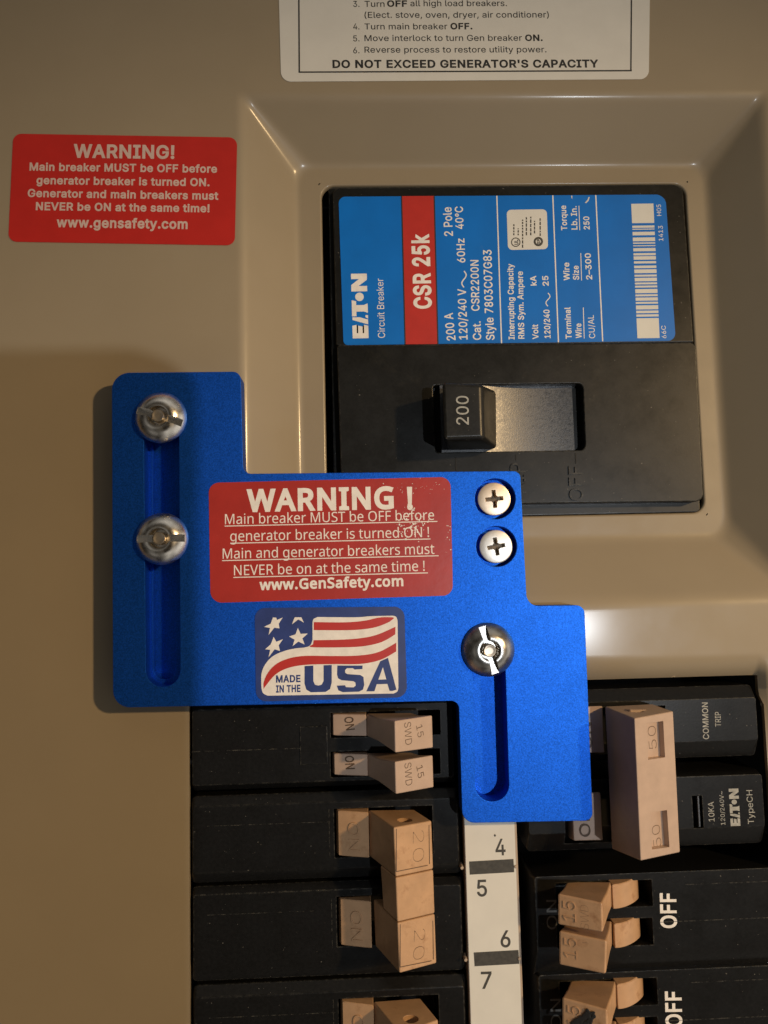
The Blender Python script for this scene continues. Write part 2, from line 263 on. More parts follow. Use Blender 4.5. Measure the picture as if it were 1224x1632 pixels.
FONT['open'] = (208, 'A512|437,0 368,177 141,177 73,0 0,0 224,575 289,575 512,0|282,415 274,438 263,473 255,500 247,468 238,438 230,415 165,241 346,241\nB521|241,573 336,565 404,541 445,497 459,431 456,399 446,371 431,347 409,328 382,313 350,304 350,300 415,279 441,261 461,236 474,203 478,163 472,115 454,74 425,42 385,19 337,5 279,0 78,0 78,573|256,329 318,335 357,352 377,382 384,423 376,463 351,490 308,506 245,511 150,511 150,329|150,269 150,61 265,61 330,68 371,91 394,125 401,168 398,197 388,221 370,241 344,256 307,266 260,269\nE446|398,0 78,0 78,573 398,573 398,509 150,509 150,330 383,330 383,268 150,268 150,63 398,63\nF416|150,0 78,0 78,573 398,573 398,509 150,509 150,306 383,306 383,243 150,243\nG584|326,302 524,302 524,22 431,-1 323,-8 241,1 173,28 120,71 81,130 57,202 49,286 58,370 84,442 127,500 186,544 259,571 346,581 437,572 516,547 489,484 421,508 342,517 278,510 225,489 181,455 150,409 131,353 124,286 130,222 146,166 175,119 216,84 270,62 340,55 404,59 452,68 452,238 326,238\nI272|239,0 32,0 32,42 99,57 99,515 32,531 32,573 239,573 239,531 172,515 172,57 239,42\nM727|330,0 142,502 139,502 142,461 144,407 144,347 144,0 78,0 78,573 184,573 361,103 364,103 544,573 650,573 650,0 578,0 578,352 579,408 581,460 584,501 581,501 390,0\nN609|532,0 447,0 141,476 138,476 141,432 143,378 144,320 144,0 78,0 78,573 161,573 467,99 470,99 468,137 466,193 464,249 464,573 532,573\nO626|577,287 573,224 561,166 540,116 510,73 473,38 428,13 375,-3 314,-8 251,-3 196,13 151,39 114,73 85,116 65,167 53,224 49,288 56,370 78,442 114,500 166,545 232,572 314,581 393,572 459,545 510,501 547,442 570,370|125,287 130,220 145,163 171,117 207,83 255,62 314,55 373,62 420,83 456,117 481,163 496,220 501,287 490,384 456,457 398,503 314,518 255,511 207,490 171,457 145,411 130,354\nR499|236,573 301,568 353,555 393,532 422,500 439,460 444,410 440,368 427,334 408,306 385,285 330,257 487,0 403,0 264,237 150,237 150,0 78,0 78,573|232,510 150,510 150,298 236,298 296,304 338,325 362,359 370,407 366,440 355,467 336,486 310,500 275,507\nS440|403,153 396,106 378,66 348,35 307,11 257,-3 198,-8 137,-5 83,4 41,19 41,88 113,65 201,55 240,57 273,66 298,79 316,98 327,120 330,147 327,173 318,194 302,213 277,230 196,265 131,294 85,330 57,375 48,435 54,477 71,513 99,542 136,563 180,576 231,581 318,572 389,549 366,487 302,508 229,517 196,515 169,507 148,494 133,478 124,457 121,434 124,407 133,386 149,367 172,351 246,318 332,279 362,255 385,228 398,194\nT446|259,0 187,0 187,509 8,509 8,573 437,573 437,509 259,509\nU586|513,202 507,146 489,95 459,52 416,20 360,-1 290,-8 196,7 128,50 86,118 72,204 72,573 144,573 144,201 154,139 182,93 228,64 294,55 342,59 379,73 407,96 427,126 438,161 442,202 442,573 513,573\nV481|481,573 277,0 204,0 0,573 75,573 204,205 220,160 231,119 241,80 250,119 262,161 277,207 405,573\nW746|735,573 583,0 510,0 399,375 389,410 380,443 373,471 370,488 367,471 361,443 352,409 342,373 234,0 161,0 10,573 85,573 174,223 183,186 190,151 196,118 201,87 206,119 213,154 222,191 232,227 333,573 407,573 512,225 523,187 532,151 538,117 544,87 550,129 560,175 572,224 660,573\na450|231,437 299,428 347,403 376,358 385,293 385,0 334,0 320,61 317,61 279,22 234,-1 172,-8 136,-5 103,6 75,23 55,48 41,80 37,119 50,176 87,219 152,245 243,257 316,259 316,285 310,330 293,359 265,375 227,380 163,370 106,347 84,400 151,426|252,208 184,200 141,182 118,155 110,119 115,87 132,66 157,53 188,49 238,56 279,79 306,117 315,172 315,210\nb493|139,461 138,410 135,373 139,373 161,398 189,419 226,432 272,437 344,423 401,381 437,312 449,215 444,147 427,91 400,48 365,17 322,-2 272,-8 226,-3 189,10 161,31 139,55 133,55 119,0 68,0 68,609 139,609|260,379 219,374 188,361 165,339 150,308 142,268 139,217 139,214 145,144 165,93 202,61 261,51 312,61 348,93 369,145 376,216 369,287 348,338 311,368\nc385|241,-8 187,-2 139,15 99,45 69,87 50,143 44,213 51,284 71,342 102,385 142,415 191,432 245,438 309,431 358,415 337,356 292,370 244,376 204,371 172,358 148,335 131,303 120,263 117,213 120,166 131,126 148,94 172,71 202,58 240,53 302,60 351,78 351,15 304,-2\nd493|221,-8 148,6 92,48 56,117 44,214 56,311 93,381 149,424 221,438 280,429 323,407 354,374 359,374 356,405 354,438 354,609 425,609 425,0 368,0 358,58 354,58 323,24 279,1|232,51 290,60 328,88 348,135 355,200 355,213 349,284 329,336 291,369 231,379 181,368 146,334 124,281 117,213 124,144 146,93 181,61\ne452|234,438 286,432 329,414 364,385 390,346 406,299 411,244 411,201 117,201 127,137 154,90 197,62 254,52 327,60 392,82 392,20 327,-1 251,-8 194,-2 143,17 101,48 70,91 51,146 44,212 50,277 68,333 96,378 134,411 181,431|233,380 188,372 154,348 130,309 119,257 338,257 335,292 326,322 312,346 292,364 266,376\nf276|266,375 158,375 158,0 87,0 87,375 12,375 12,408 87,432 87,457 92,507 104,547 124,577 152,597 186,609 227,613 274,609 310,599 292,544 262,552 228,556 197,550 175,532 162,502 158,458 158,430 266,430\ng493|221,438 261,434 297,422 329,402 355,373 359,373 369,430 425,430 425,-7 420,-63 404,-109 378,-146 341,-172 293,-187 233,-192 147,-186 78,-165 78,-100 149,-125 237,-134 286,-126 324,-101 347,-63 355,-13 355,4 356,32 358,57 354,57 329,28 299,8 263,-4 221,-8 147,7 91,51 56,121 44,214 56,306 91,377 147,423|230,379 197,374 169,359 147,336 130,303 120,262 117,213 124,143 146,92 182,60 232,50 288,58 309,69 326,85 349,131 356,197 356,214 353,267 343,309 326,340 302,362 270,374\nh495|139,431 138,399 135,370 140,370 174,407 221,429 273,437 321,433 360,421 391,400 413,370 426,330 431,280 431,0 361,0 361,275 355,321 338,353 308,372 265,379 222,374 189,360 166,338 150,308 142,269 139,222 139,0 68,0 68,609 139,609\ni207|139,430 139,0 68,0 68,430|104,591 133,580 142,566 145,546 142,526 133,512 104,501 88,504 75,512 66,526 63,546 66,566 75,580 88,588\nk428|138,291 137,257 135,221 138,221 152,240 172,264 189,285 326,430 409,430 235,246 421,0 336,0 187,200 138,158 138,0 68,0 68,609 138,609\nm750|540,438 603,429 649,401 676,352 685,280 685,0 615,0 615,277 610,321 594,353 567,372 528,379 474,369 438,342 418,298 411,237 411,0 342,0 342,277 332,333 320,353 303,367 281,376 253,379 215,374 185,360 164,338 150,308 141,269 139,223 139,0 68,0 68,430 125,430 136,371 140,371 173,409 217,431 266,438 312,433 349,420 378,398 398,366 402,366 427,398 461,420 499,433\nn495|275,438 343,429 391,401 421,352 431,280 431,0 361,0 361,275 355,321 338,353 308,372 265,379 204,368 166,338 146,289 139,223 139,0 68,0 68,430 125,430 136,371 140,371 175,409 222,431\no485|442,216 438,165 428,121 411,82 388,51 359,25 324,7 285,-4 241,-8 200,-4 163,7 129,25 100,51 77,82 59,121 48,165 44,216 50,282 68,336 97,380 137,412 186,431 244,438 299,431 347,412 387,380 417,336 436,282|117,216 120,169 130,128 147,95 172,71 203,56 243,51 282,56 314,71 339,95 356,128 366,169 369,216 365,263 355,303 338,335 314,359 282,374 242,379 185,368 147,335 124,284\nr331|269,438 295,437 319,433 310,368 287,372 264,374 217,363 176,334 149,289 139,229 139,0 68,0 68,430 126,430 134,351 137,351 170,395 214,426 240,435\ns384|348,119 343,80 327,49 302,24 268,6 226,-4 176,-8 99,-1 42,19 42,83 104,60 178,49 224,53 256,66 274,86 280,112 271,141 239,167 174,196 103,228 76,245 57,266 45,292 41,324 52,372 85,408 137,430 202,438 275,430 339,409 315,353 258,372 197,380 159,377 131,366 114,350 108,328 119,298 154,274 219,246 289,215 314,197 333,176 344,150\nt289|212,50 245,53 272,59 272,5 240,-4 200,-8 167,-5 138,4 112,20 91,44 78,79 74,125 74,375 13,375 13,409 75,437 103,528 144,528 144,430 269,430 269,375 144,375 144,127 149,93 163,69 185,54\nu495|427,430 427,0 370,0 359,57 356,57 321,20 273,-1 220,-8 173,-4 134,8 103,29 81,59 68,99 63,148 63,430 135,430 135,153 141,108 158,76 188,57 230,51 273,55 306,69 330,91 345,121 354,160 357,206 357,430\nv407|163,0 0,430 75,430 167,176 180,137 193,96 201,63 204,63 214,96 227,138 241,176 332,430 407,430 244,0\nw630|346,243 336,276 328,308 321,335 316,357 313,357 308,335 302,307 294,275 284,242 207,1 127,1 9,431 82,431 141,201 153,154 163,109 169,73 172,73 178,97 185,128 193,160 201,188 277,431 354,431 428,188 440,149 451,109 457,74 460,74 466,108 477,153 489,201 549,431 621,431 502,1 419,1\ny409|1,430 76,430 169,185 184,144 196,105 205,68 209,68 224,121 245,186 333,430 409,430 224,-59 188,-130 165,-156 138,-176 106,-188 67,-192 34,-190 9,-186 9,-130 30,-133 56,-135 99,-126 130,-99 152,-59 174,-2\n.215|58,43 61,69 72,85 88,94 107,97 126,94 142,85 153,69 157,43 153,18 142,2 126,-8 107,-11 88,-8 72,2 61,18\n!216|131,161 85,161 65,573 151,573|58,43 61,69 72,85 88,94 107,97 126,94 142,85 153,69 157,43 153,18 142,2 126,-8 107,-11 88,-8 72,2 61,18')
GLY = {}
for key, (space, data) in FONT.items():
    g = {}
    for ln in data.split('\n'):
        parts = ln[1:].split('|')
        g[ln[0]] = (int(parts[0]) / 1000, [[tuple(int(c) / 1000 for c in p.split(',')) for p in l.split(' ')] for l in parts[1:] if l])
    g[' '] = (space / 1000, [])
    GLY[key] = g
CAPH = {k: max(p[1] for l in GLY[k]['E'][1] for p in l) for k in GLY}

def area(l):
    return sum(l[i - 1][0] * l[i][1] - l[i][0] * l[i - 1][1] for i in range(len(l))) / 2

def inside(p, l):
    c = False
    for i in range(len(l)):
        a, b = l[i - 1], l[i]
        if (a[1] > p[1]) != (b[1] > p[1]) and p[0] < (b[0] - a[0]) * (p[1] - a[1]) / (b[1] - a[1]) + a[0]:
            c = not c
    return c

def fatten(l, d):
    if not d: return l
    out = []; n = len(l)
    for i in range(n):
        p = Vector(l[i]); a = p - Vector(l[i - 1]); b = Vector(l[(i + 1) % n]) - p
        if a.length < 1e-6 or b.length < 1e-6: out.append(l[i]); continue
        a.normalize(); b.normalize()
        na = Vector((-a.y, a.x)); nb = Vector((-b.y, b.x)); m = na + nb
        if m.length < .3: m = na
        m.normalize(); k = min(1.6, 1 / max(.3, m.dot(na)))
        out.append(tuple(p + m * d * k))
    return out

GCACHE = {}
def glyph(ch, bold, font):
    key = (ch, bold, font)
    if key in GCACHE: return GCACHE[key]
    adv, loops = GLY[font].get(ch) or GLY['arial'][ch]
    V = []; T = []
    if loops:
        ls = [fatten(l, bold) for l in loops]
        if area(max(ls, key=lambda l: abs(area(l)))) > 0: ls = [l[::-1] for l in ls]
        pts = []; eds = []
        for l in ls:
            b0 = len(pts); pts += [Vector(p) for p in l]
            eds += [(b0 + i, b0 + (i + 1) % len(l)) for i in range(len(l))]
        vo, eo, fo, _a, _b, _c = geometry.delaunay_2d_cdt(pts, eds, [], 0, 1e-6)
        V = [(v.x, v.y) for v in vo]
        for f in fo:
            cx = sum(vo[i].x for i in f) / len(f); cy = sum(vo[i].y for i in f) / len(f)
            wn_ = 0
            for l in ls:
                for i in range(len(l)):
                    p, q = l[i - 1], l[i]
                    if (p[1] > cy) != (q[1] > cy) and cx < (q[0] - p[0]) * (cy - p[1]) / (q[1] - p[1]) + p[0]:
                        wn_ += 1 if q[1] > p[1] else -1
            if wn_: T.append(tuple(f))
    GCACHE[key] = (adv, V, T)
    return GCACHE[key]

def text_mesh(s, bold=0.0, font='arial'):
    """flat lettering: returns vertices (x, y, 0) and triangles"""
    V = []; T = []; x = 0
    for ch in s:
        adv, gv, gt = glyph(ch, bold, font)
        b0 = len(V)
        V += [Vector((p[0] + x, p[1], 0)) for p in gv]
        T += [tuple(b0 + i for i in t) for t in gt]
        x += adv + bold * 1.2
    return V, T

def text3(s, A, B, cap, n, mat, parent, bold=0.0, lift=0.003, thick=0.0, name='printed_text', font='arial'):
    """text whose ink runs from A to B (3D), caps 'cap' high, on the surface with normal n"""
    V, T = text_mesh(s, bold, font)
    x0, x1 = min(v.x for v in V), max(v.x for v in V)
    u = (B - A); L = u.length; u.normalize()
    n = n.normalized()
    n = (n - u * n.dot(u)).normalized()
    v = n.cross(u)
    sx = L / (x1 - x0); sy = cap / CAPH[font]
    vs = [A + u * ((p.x - x0) * sx) + v * (p.y * sy) + n * (lift + p.z * .0006) for p in V]
    me = bpy.data.meshes.new(name)
    me.from_pydata([tuple(p) for p in vs], [], T)
    bm = bmesh.new(); bm.from_mesh(me)
    for f in bm.faces:
        f.normal_update()
        if f.normal.dot(n) < 0: f.normal_flip()
    if thick:
        r = bmesh.ops.extrude_face_region(bm, geom=bm.faces[:])
        bmesh.ops.translate(bm, verts=[g for g in r['geom'] if isinstance(g, bmesh.types.BMVert)], vec=n * thick)
    bm.to_mesh(me); bm.free()
    return link(name, me, mat, parent)

Z = Vector((0, 0, 1))

def text(s, p0, p1, cap, z, mat, parent, bold=0.0, **k):
    return text3(s, P(p0[0], p0[1], z), P(p1[0], p1[1], z), cap / F * (D - z), Z, mat, parent, bold, **k)

# ------------------------------------------------------------------ materials
def material(name, col, rough=0.5, metal=0.0, noise=None, bump=None, spec=0.5, mix=None, rough_noise=None, wear=None, coat=0.0, specks=None, coat_rough=0.24):
    """noise=(scale, amount) value variation; bump=(scale, strength, dist); mix=(colour2, scale, lo, hi);
    rough_noise=(scale, amount); wear=(colour, amount) pale rubbed edges"""
    m = bpy.data.materials.new(name)
    m.use_nodes = True
    nt = m.node_tree; N = nt.nodes; Lk = nt.links
    b = N['Principled BSDF']
    b.inputs['Roughness'].default_value = rough
    b.inputs['Metallic'].default_value = metal
    b.inputs['Specular IOR Level'].default_value = spec
    b.inputs['Coat Weight'].default_value = coat
    b.inputs['Coat Roughness'].default_value = coat_rough
    tc = N.new('ShaderNodeTexCoord')
    def nz(scale, detail=4, rough_=0.6, vec=None):
        n = N.new('ShaderNodeTexNoise'); n.inputs['Scale'].default_value = scale
        n.inputs['Detail'].default_value = detail; n.inputs['Roughness'].default_value = rough_
        Lk.new(vec or tc.outputs['Object'], n.inputs['Vector'])
        return n
    def ramp(src, a, c0, d, c1):
        r = N.new('ShaderNodeValToRGB')
        r.color_ramp.elements[0].position = a; r.color_ramp.elements[0].color = c0
        r.color_ramp.elements[1].position = d; r.color_ramp.elements[1].color = c1
        Lk.new(src, r.inputs[0]); return r
    cur = None
    base = (*col, 1)
    if noise:
        n = nz(noise[0]); a = noise[1]
        r = ramp(n.outputs['Fac'], 0.3, tuple(c * (1 - a) for c in col) + (1,), 0.7, tuple(min(1, c * (1 + a)) for c in col) + (1,))
        cur = r.outputs[0]
    if mix:
        n = nz(mix[1], 6, 0.7)
        r = ramp(n.outputs['Fac'], mix[2], (0, 0, 0, 1), mix[3], (1, 1, 1, 1))
        mx = N.new('ShaderNodeMix'); mx.data_type = 'RGBA'
        Lk.new(r.outputs[0], mx.inputs['Factor'])
        if cur: Lk.new(cur, mx.inputs['A'])
        else: mx.inputs['A'].default_value = base
        mx.inputs['B'].default_value = (*mix[0], 1)
        cur = mx.outputs['Result']
    if specks:
        n = nz(specks[0], 1, 0.4)
        r = ramp(n.outputs['Fac'], specks[1], (0, 0, 0, 1), specks[1] + .03, (specks[2],) * 3 + (1,))
        mx = N.new('ShaderNodeMix'); mx.data_type = 'RGBA'
        Lk.new(r.outputs[0], mx.inputs['Factor'])
        if cur: Lk.new(cur, mx.inputs['A'])
        else: mx.inputs['A'].default_value = base
        mx.inputs['B'].default_value = (0.30, 0.28, 0.24, 1)
        cur = mx.outputs['Result']
    if wear:
        g = N.new('ShaderNodeNewGeometry')
        bv = N.new('ShaderNodeBevel'); bv.samples = 4; bv.inputs['Radius'].default_value = wear[2]
        dt = N.new('ShaderNodeVectorMath'); dt.operation = 'DOT_PRODUCT'
        Lk.new(bv.outputs[0], dt.inputs[0]); Lk.new(g.outputs['Normal'], dt.inputs[1])
        sb = N.new('ShaderNodeMath'); sb.operation = 'SUBTRACT'; sb.inputs[0].default_value = 1; Lk.new(dt.outputs['Value'], sb.inputs[1])
        ml = N.new('ShaderNodeMath'); ml.operation = 'MULTIPLY'; ml.inputs[1].default_value = 16; ml.use_clamp = True; Lk.new(sb.outputs[0], ml.inputs[0])
        n = nz(9, 6, 0.75)
        r = ramp(n.outputs['Fac'], 0.46, (0, 0, 0, 1), 0.66, (1, 1, 1, 1))
        m2 = N.new('ShaderNodeMath'); m2.operation = 'MULTIPLY'; Lk.new(ml.outputs[0], m2.inputs[0]); Lk.new(r.outputs[0], m2.inputs[1])
        m3 = N.new('ShaderNodeMath'); m3.operation = 'MULTIPLY'; m3.inputs[1].default_value = wear[1]; Lk.new(m2.outputs[0], m3.inputs[0])
        mx = N.new('ShaderNodeMix'); mx.data_type = 'RGBA'
        Lk.new(m3.outputs[0], mx.inputs['Factor'])
        if cur: Lk.new(cur, mx.inputs['A'])
        else: mx.inputs['A'].default_value = base
        mx.inputs['B'].default_value = (*wear[0], 1)
        cur = mx.outputs['Result']
    if cur: Lk.new(cur, b.inputs['Base Color'])
    else: b.inputs['Base Color'].default_value = base
    if rough_noise:
        n = nz(rough_noise[0], 5, 0.65)
        mr = N.new('ShaderNodeMapRange')
        mr.inputs['From Min'].default_value = 0.3; mr.inputs['From Max'].default_value = 0.7
        mr.inputs['To Min'].default_value = rough - rough_noise[1]; mr.inputs['To Max'].default_value = rough + rough_noise[1]
        Lk.new(n.outputs['Fac'], mr.inputs['Value']); Lk.new(mr.outputs[0], b.inputs['Roughness'])
    if bump:
        n = nz(bump[0], 3, 0.5)
        bp = N.new('ShaderNodeBump'); bp.inputs['Strength'].default_value = bump[1]; bp.inputs['Distance'].default_value = bump[2]
        Lk.new(n.outputs['Fac'], bp.inputs['Height']); Lk.new(bp.outputs[0], b.inputs['Normal'])
    return m

M = {}
M['paint'] = material('taupe_enamel', (0.31, 0.252, 0.170), 0.45, noise=(0.35, 0.03), bump=(9, 0.12, 0.004), rough_noise=(1.1, 0.07), coat=0.27, coat_rough=0.16, spec=0.32, mix=((0.22, 0.18, 0.13), 30, 0.70, 0.78))
M['blue'] = material('blue_anodised_aluminium', (0.012, 0.115, 0.62), 0.50, metal=0.95, noise=(38, 0.36), bump=(40, 0.4, 0.004), rough_noise=(1.2, 0.02))
M['black'] = material('black_moulded_plastic', (0.008, 0.008, 0.008), 0.33, noise=(14, 0.25), bump=(24, 0.25, 0.004), rough_noise=(1.5, 0.05), wear=((0.20, 0.19, 0.16), 0.55, 0.045), spec=0.22, specks=(19, 0.785, 0.4))
M['black_main'] = material('black_satin_plastic', (0.010, 0.010, 0.009), 0.34, noise=(14, 0.2), bump=(26, 0.2, 0.003), rough_noise=(1.2, 0.06), wear=((0.22, 0.20, 0.16), 0.6, 0.04), mix=((0.03, 0.027, 0.02), 0.8, 0.58, 0.85), spec=0.3, specks=(17, 0.77, 0.4))
M['black_shiny'] = material('black_polished_plastic', (0.026, 0.031, 0.042), 0.38, noise=(26, 0.6), bump=(36, 0.5, 0.005), rough_noise=(14, 0.10), spec=1.0, coat=0.3)
M['dark'] = material('dark_recess', (0.008, 0.008, 0.008), 0.7)
M['pink'] = material('pinkish_tan_plastic', (0.48, 0.35, 0.27), 0.40, noise=(3, 0.07), bump=(25, 0.15, 0.004), wear=((0.30, 0.17, 0.09), 0.35, 0.03))
M['tan'] = material('tan_plastic', (0.50, 0.305, 0.17), 0.38, noise=(2.5, 0.10), bump=(16, 0.3, 0.006), mix=((0.30, 0.15, 0.07), 2.6, 0.55, 0.78), wear=((0.24, 0.12, 0.05), 0.4, 0.035))
M['red'] = material('red_vinyl', (0.50, 0.022, 0.016), 0.38, noise=(1.5, 0.06), bump=(10, 0.15, 0.004))
M['red_worn'] = material('red_vinyl_worn', (0.40, 0.030, 0.022), 0.34, noise=(1.5, 0.08), bump=(8, 0.3, 0.005), mix=((0.52, 0.12, 0.09), 5.5, 0.66, 0.78))
M['white'] = material('white_vinyl', (0.72, 0.70, 0.64), 0.45, noise=(1.5, 0.03))
M['white_ink'] = material('off_white_ink', (0.84, 0.80, 0.75), 0.5, noise=(6, 0.08))
M['pink_ink'] = material('pale_ink', (0.62, 0.46, 0.40), 0.5, noise=(6, 0.06))
M['black_ink'] = material('black_ink', (0.02, 0.02, 0.02), 0.5)
M['navy'] = material('navy_vinyl', (0.028, 0.05, 0.20), 0.35, noise=(3, 0.15))
M['label_blue'] = material('blue_label_print', (0.002, 0.16, 0.60), 0.42, spec=0.3, noise=(0.9, 0.08), mix=((0.06, 0.20, 0.46), 2.2, 0.66, 0.80))
M['label_red'] = material('red_label_print', (0.50, 0.03, 0.022), 0.38, noise=(3, 0.05))
M['cream'] = material('cream_paper', (0.71, 0.70, 0.65), 0.6, noise=(1.2, 0.04))
M['cream_plastic'] = material('cream_plastic_rail', (0.42, 0.33, 0.25), 0.5, noise=(2, 0.1))
M['bar_ink'] = material('grey_black_ink', (0.055, 0.052, 0.045), 0.6, noise=(12, 0.3))
M['grey_ink'] = material('grey_ink', (0.36, 0.36, 0.33), 0.6, noise=(9, 0.25))
M['dim_ink'] = material('dull_grey_ink', (0.10, 0.10, 0.095), 0.6, noise=(9, 0.3))
M['engrave'] = material('dark_brown_ink', (0.10, 0.062, 0.038), 0.6)
M['steel'] = material('zinc_plated_steel', (0.78, 0.76, 0.72), 0.27, metal=1.0, noise=(5, 0.12), rough_noise=(6, 0.08), bump=(5, 0.15, 0.01))
M['steel_dark'] = material('dulled_zinc_steel', (0.46, 0.45, 0.43), 0.30, metal=1.0, noise=(5, 0.2), rough_noise=(6, 0.08))
M['steel_pin'] = material('steel_pin', (0.62, 0.55, 0.46), 0.42, metal=1.0, noise=(8, 0.15))
M['nickel_warm'] = material('warm_nickel', (0.82, 0.68, 0.53), 0.40, metal=0.8, noise=(8, 0.06), bump=(14, 0.2, 0.005))
M['nickel'] = material('pale_nickel', (0.74, 0.72, 0.68), 0.40, metal=0.8, noise=(8, 0.06), bump=(14, 0.2, 0.005))
M['brown_recess'] = material('dark_brown_metal', (0.10, 0.075, 0.05), 0.45, metal=0.6, noise=(12, 0.4))  # darker brown metal for the bottom of the cross recess
M['phone'] = material('black_glass', (0.02, 0.02, 0.02), 0.5)

random.seed(4)

# ------------------------------------------------------------------ steel cover with the pressed recess
FL = -1.0
HOLE_M = (P(516, 500, FL).x, (P(1092, 310, FL).x + P(1122, 780, FL).x) / 2, P(870, 822, FL).y, P(800, 295, FL).y)   # x0 x1 y0 y1
BR = (P(303, 1300, 0).x - 0.02, P(1216, 1100, 0).x, -15.0, P(1080, 1080, -0.2).y)

def build_cover():
    root = empty('panel_cover', 'taupe painted steel cover of the breaker panel with a pressed recess around the main breaker', 'panel cover', (0, 0, 0))
    ix0 = P(476, 560, FL).x; ix1 = (P(1128, 400, FL).x + P(1160, 790, FL).x) / 2
    iy1 = P(800, 264, FL).y; iy0 = P(1000, 860, FL).y
    ox0 = P(388, 400, 0).x; ox1 = P(1218, 300, 0).x + 0.15; oy1 = P(800, 152, 0).y; oy0 = P(1000, 957, 0).y
    W = (ix0 - ox0, ox1 - ix1, oy1 - iy1, iy0 - oy0)
    e = 0.05
    hm = (HOLE_M[0] - e, HOLE_M[1] + e, HOLE_M[2] - e, HOLE_M[3] + e)

    def smax(a, b, k):
        h = max(k - abs(a - b), 0) / k
        return max(a, b) + h * h * k * 0.25

    def prof(u):
        # 0 on the floor, 1 on the outer face, rounded knees
        def soft(x, k):
            return x if x > k else (0 if x < -k else (x + k) ** 2 / (4 * k))
        a = soft(u, 0.09)
        return 1 - soft(1 - a, 0.13)

    y_roll0 = P(1000, 1046, 0).y; y_roll1 = BR[3]
    def height(x, y):
        ul = (ix0 - x) / W[0]; ur = (x - ix1) / W[1]; ut = (y - iy1) / W[2]; ub = (iy0 - y) / W[3]
        a = smax(ul, ur, 0.2); b = smax(ut, ub, 0.2)
        u = smax(a, b, 0.46 - 0.30 * min(1, max(0, max(a, b))))
        z = FL * (1 - prof(u))
        if y < y_roll0 + 0.1 and y > BR[3] - 0.5 and BR[0] - 0.5 < x < BR[1] + 0.2:
            t = min(1, max(0, (y_roll0 - y) / (y_roll0 - y_roll1)))
            mk = min(1, max(0, (x - P(700, 1070, 0).x) / 0.4)) * min(1, max(0, (BR[1] + 0.15 - x) / 0.2))
            z -= 0.28 * t * t * mk
        return z

    def axis(lo, hi, keys, f0, f1, fine, coarse):
        vals = set()
        ks = sorted([lo, hi] + keys)
        for a, b in zip(ks[:-1], ks[1:]):
            if b - a < 1e-6: continue
            st = fine if (a >= f0 - 1e-6 and b <= f1 + 1e-6) else coarse
            n = max(1, int(math.ceil((b - a) / st)))
            for k in range(n + 1):
                vals.add(round(a + (b - a) * k / n, 6))
        out = []
        for v in sorted(vals):
            if not out or v - out[-1] > 1e-4: out.append(v)
        return out
    fx0, fx1, fy0, fy1 = ox0 - 0.5, ox1 + 0.5, BR[3] - 0.3, oy1 + 0.4
    xs = axis(-24, 24, [fx0, fx1, hm[0], hm[1], BR[0], BR[1]], fx0, fx1, 0.05, 1.0)
    ys = axis(-20, 22, [fy0, fy1, hm[2], hm[3], BR[2], BR[3], y_roll0], fy0, fy1, 0.05, 1.0)
    V = []; F_ = []; idx = {}
    def vid(i, j):
        k = (i, j)
        if k not in idx:
            idx[k] = len(V); V.append(Vector((xs[i], ys[j], height(xs[i], ys[j]))))
        return idx[k]
    for j in range(len(ys) - 1):
        cy = (ys[j] + ys[j + 1]) / 2
        for i in range(len(xs) - 1):
            cx = (xs[i] + xs[i + 1]) / 2
            if hm[0] < cx < hm[1] and hm[2] < cy < hm[3]: continue
            if BR[0] < cx < BR[1] and BR[2] < cy < BR[3]: continue
            F_.append((vid(i, j), vid(i + 1, j), vid(i + 1, j + 1), vid(i, j + 1)))
    # rounded corners of the main opening and its turned-in lip
    def rr(o, r):
        x0, x1, y0, y1 = HOLE_M[0] - o, HOLE_M[1] + o, HOLE_M[2] - o, HOLE_M[3] + o
        out = []
        for cx, cy, a in ((x1 - r, y1 - r, 0), (x0 + r, y1 - r, 90), (x0 + r, y0 + r, 180), (x1 - r, y0 + r, 270)):
            for k in range(9):
                t = math.radians(a + 90 * k / 8)
                out.append((cx + r * math.cos(t), cy + r * math.sin(t)))
        return out
    r0 = 0.30
    rings = []
    for o, dz in ((e, 0.0), (e * 0.6, -0.004), (e * 0.25, -0.02), (0, -0.05), (0, -0.14)):
        rings.append([Vector((x, y, height(x, y) + dz)) for x, y in rr(o, r0 + o)])
    base = len(V)
    for r in rings: V += r
    n = len(rings[0])
    for k in range(len(rings) - 1):
        for i in range(n):
            j = (i + 1) % n
            F_.append((base + k * n + i, base + k * n + j, base + (k + 1) * n + j, base + (k + 1) * n + i))
    cs = ((hm[1], hm[3]), (hm[0], hm[3]), (hm[0], hm[2]), (hm[1], hm[2]))
    for q, (x, y) in enumerate(cs):
        V.append(Vector((x, y, height(x, y)))); c = len(V) - 1
        for k in range(8):
            F_.append((c, base + q * 9 + k, base + q * 9 + k + 1))
    # returned edge of the branch opening
    for (xa, ya, xb, yb) in ((BR[0], BR[2], BR[0], BR[3]), (BR[0], BR[3], BR[1], BR[3]), (BR[1], BR[3], BR[1], BR[2])):
        N_ = 60
        for k in range(N_):
            a = Vector((xa + (xb - xa) * k / N_, ya + (yb - ya) * k / N_)); b = Vector((xa + (xb - xa) * (k + 1) / N_, ya + (yb - ya) * (k + 1) / N_))
            za, zb = height(a.x, a.y), height(b.x, b.y)
            s = len(V)
            V += [Vector((a.x, a.y, za)), Vector((b.x, b.y, zb)), Vector((b.x, b.y, zb - 0.12)), Vector((a.x, a.y, za - 0.12))]
            F_.append((s, s + 1, s + 2, s + 3))
    me = bpy.data.meshes.new('steel_sheet')
    me.from_pydata([tuple(v) for v in V], [], F_)
    bm = bmesh.new(); bm.from_mesh(me)
    bmesh.ops.remove_doubles(bm, verts=bm.verts, dist=2e-4)
    bmesh.ops.recalc_face_normals(bm, faces=bm.faces)
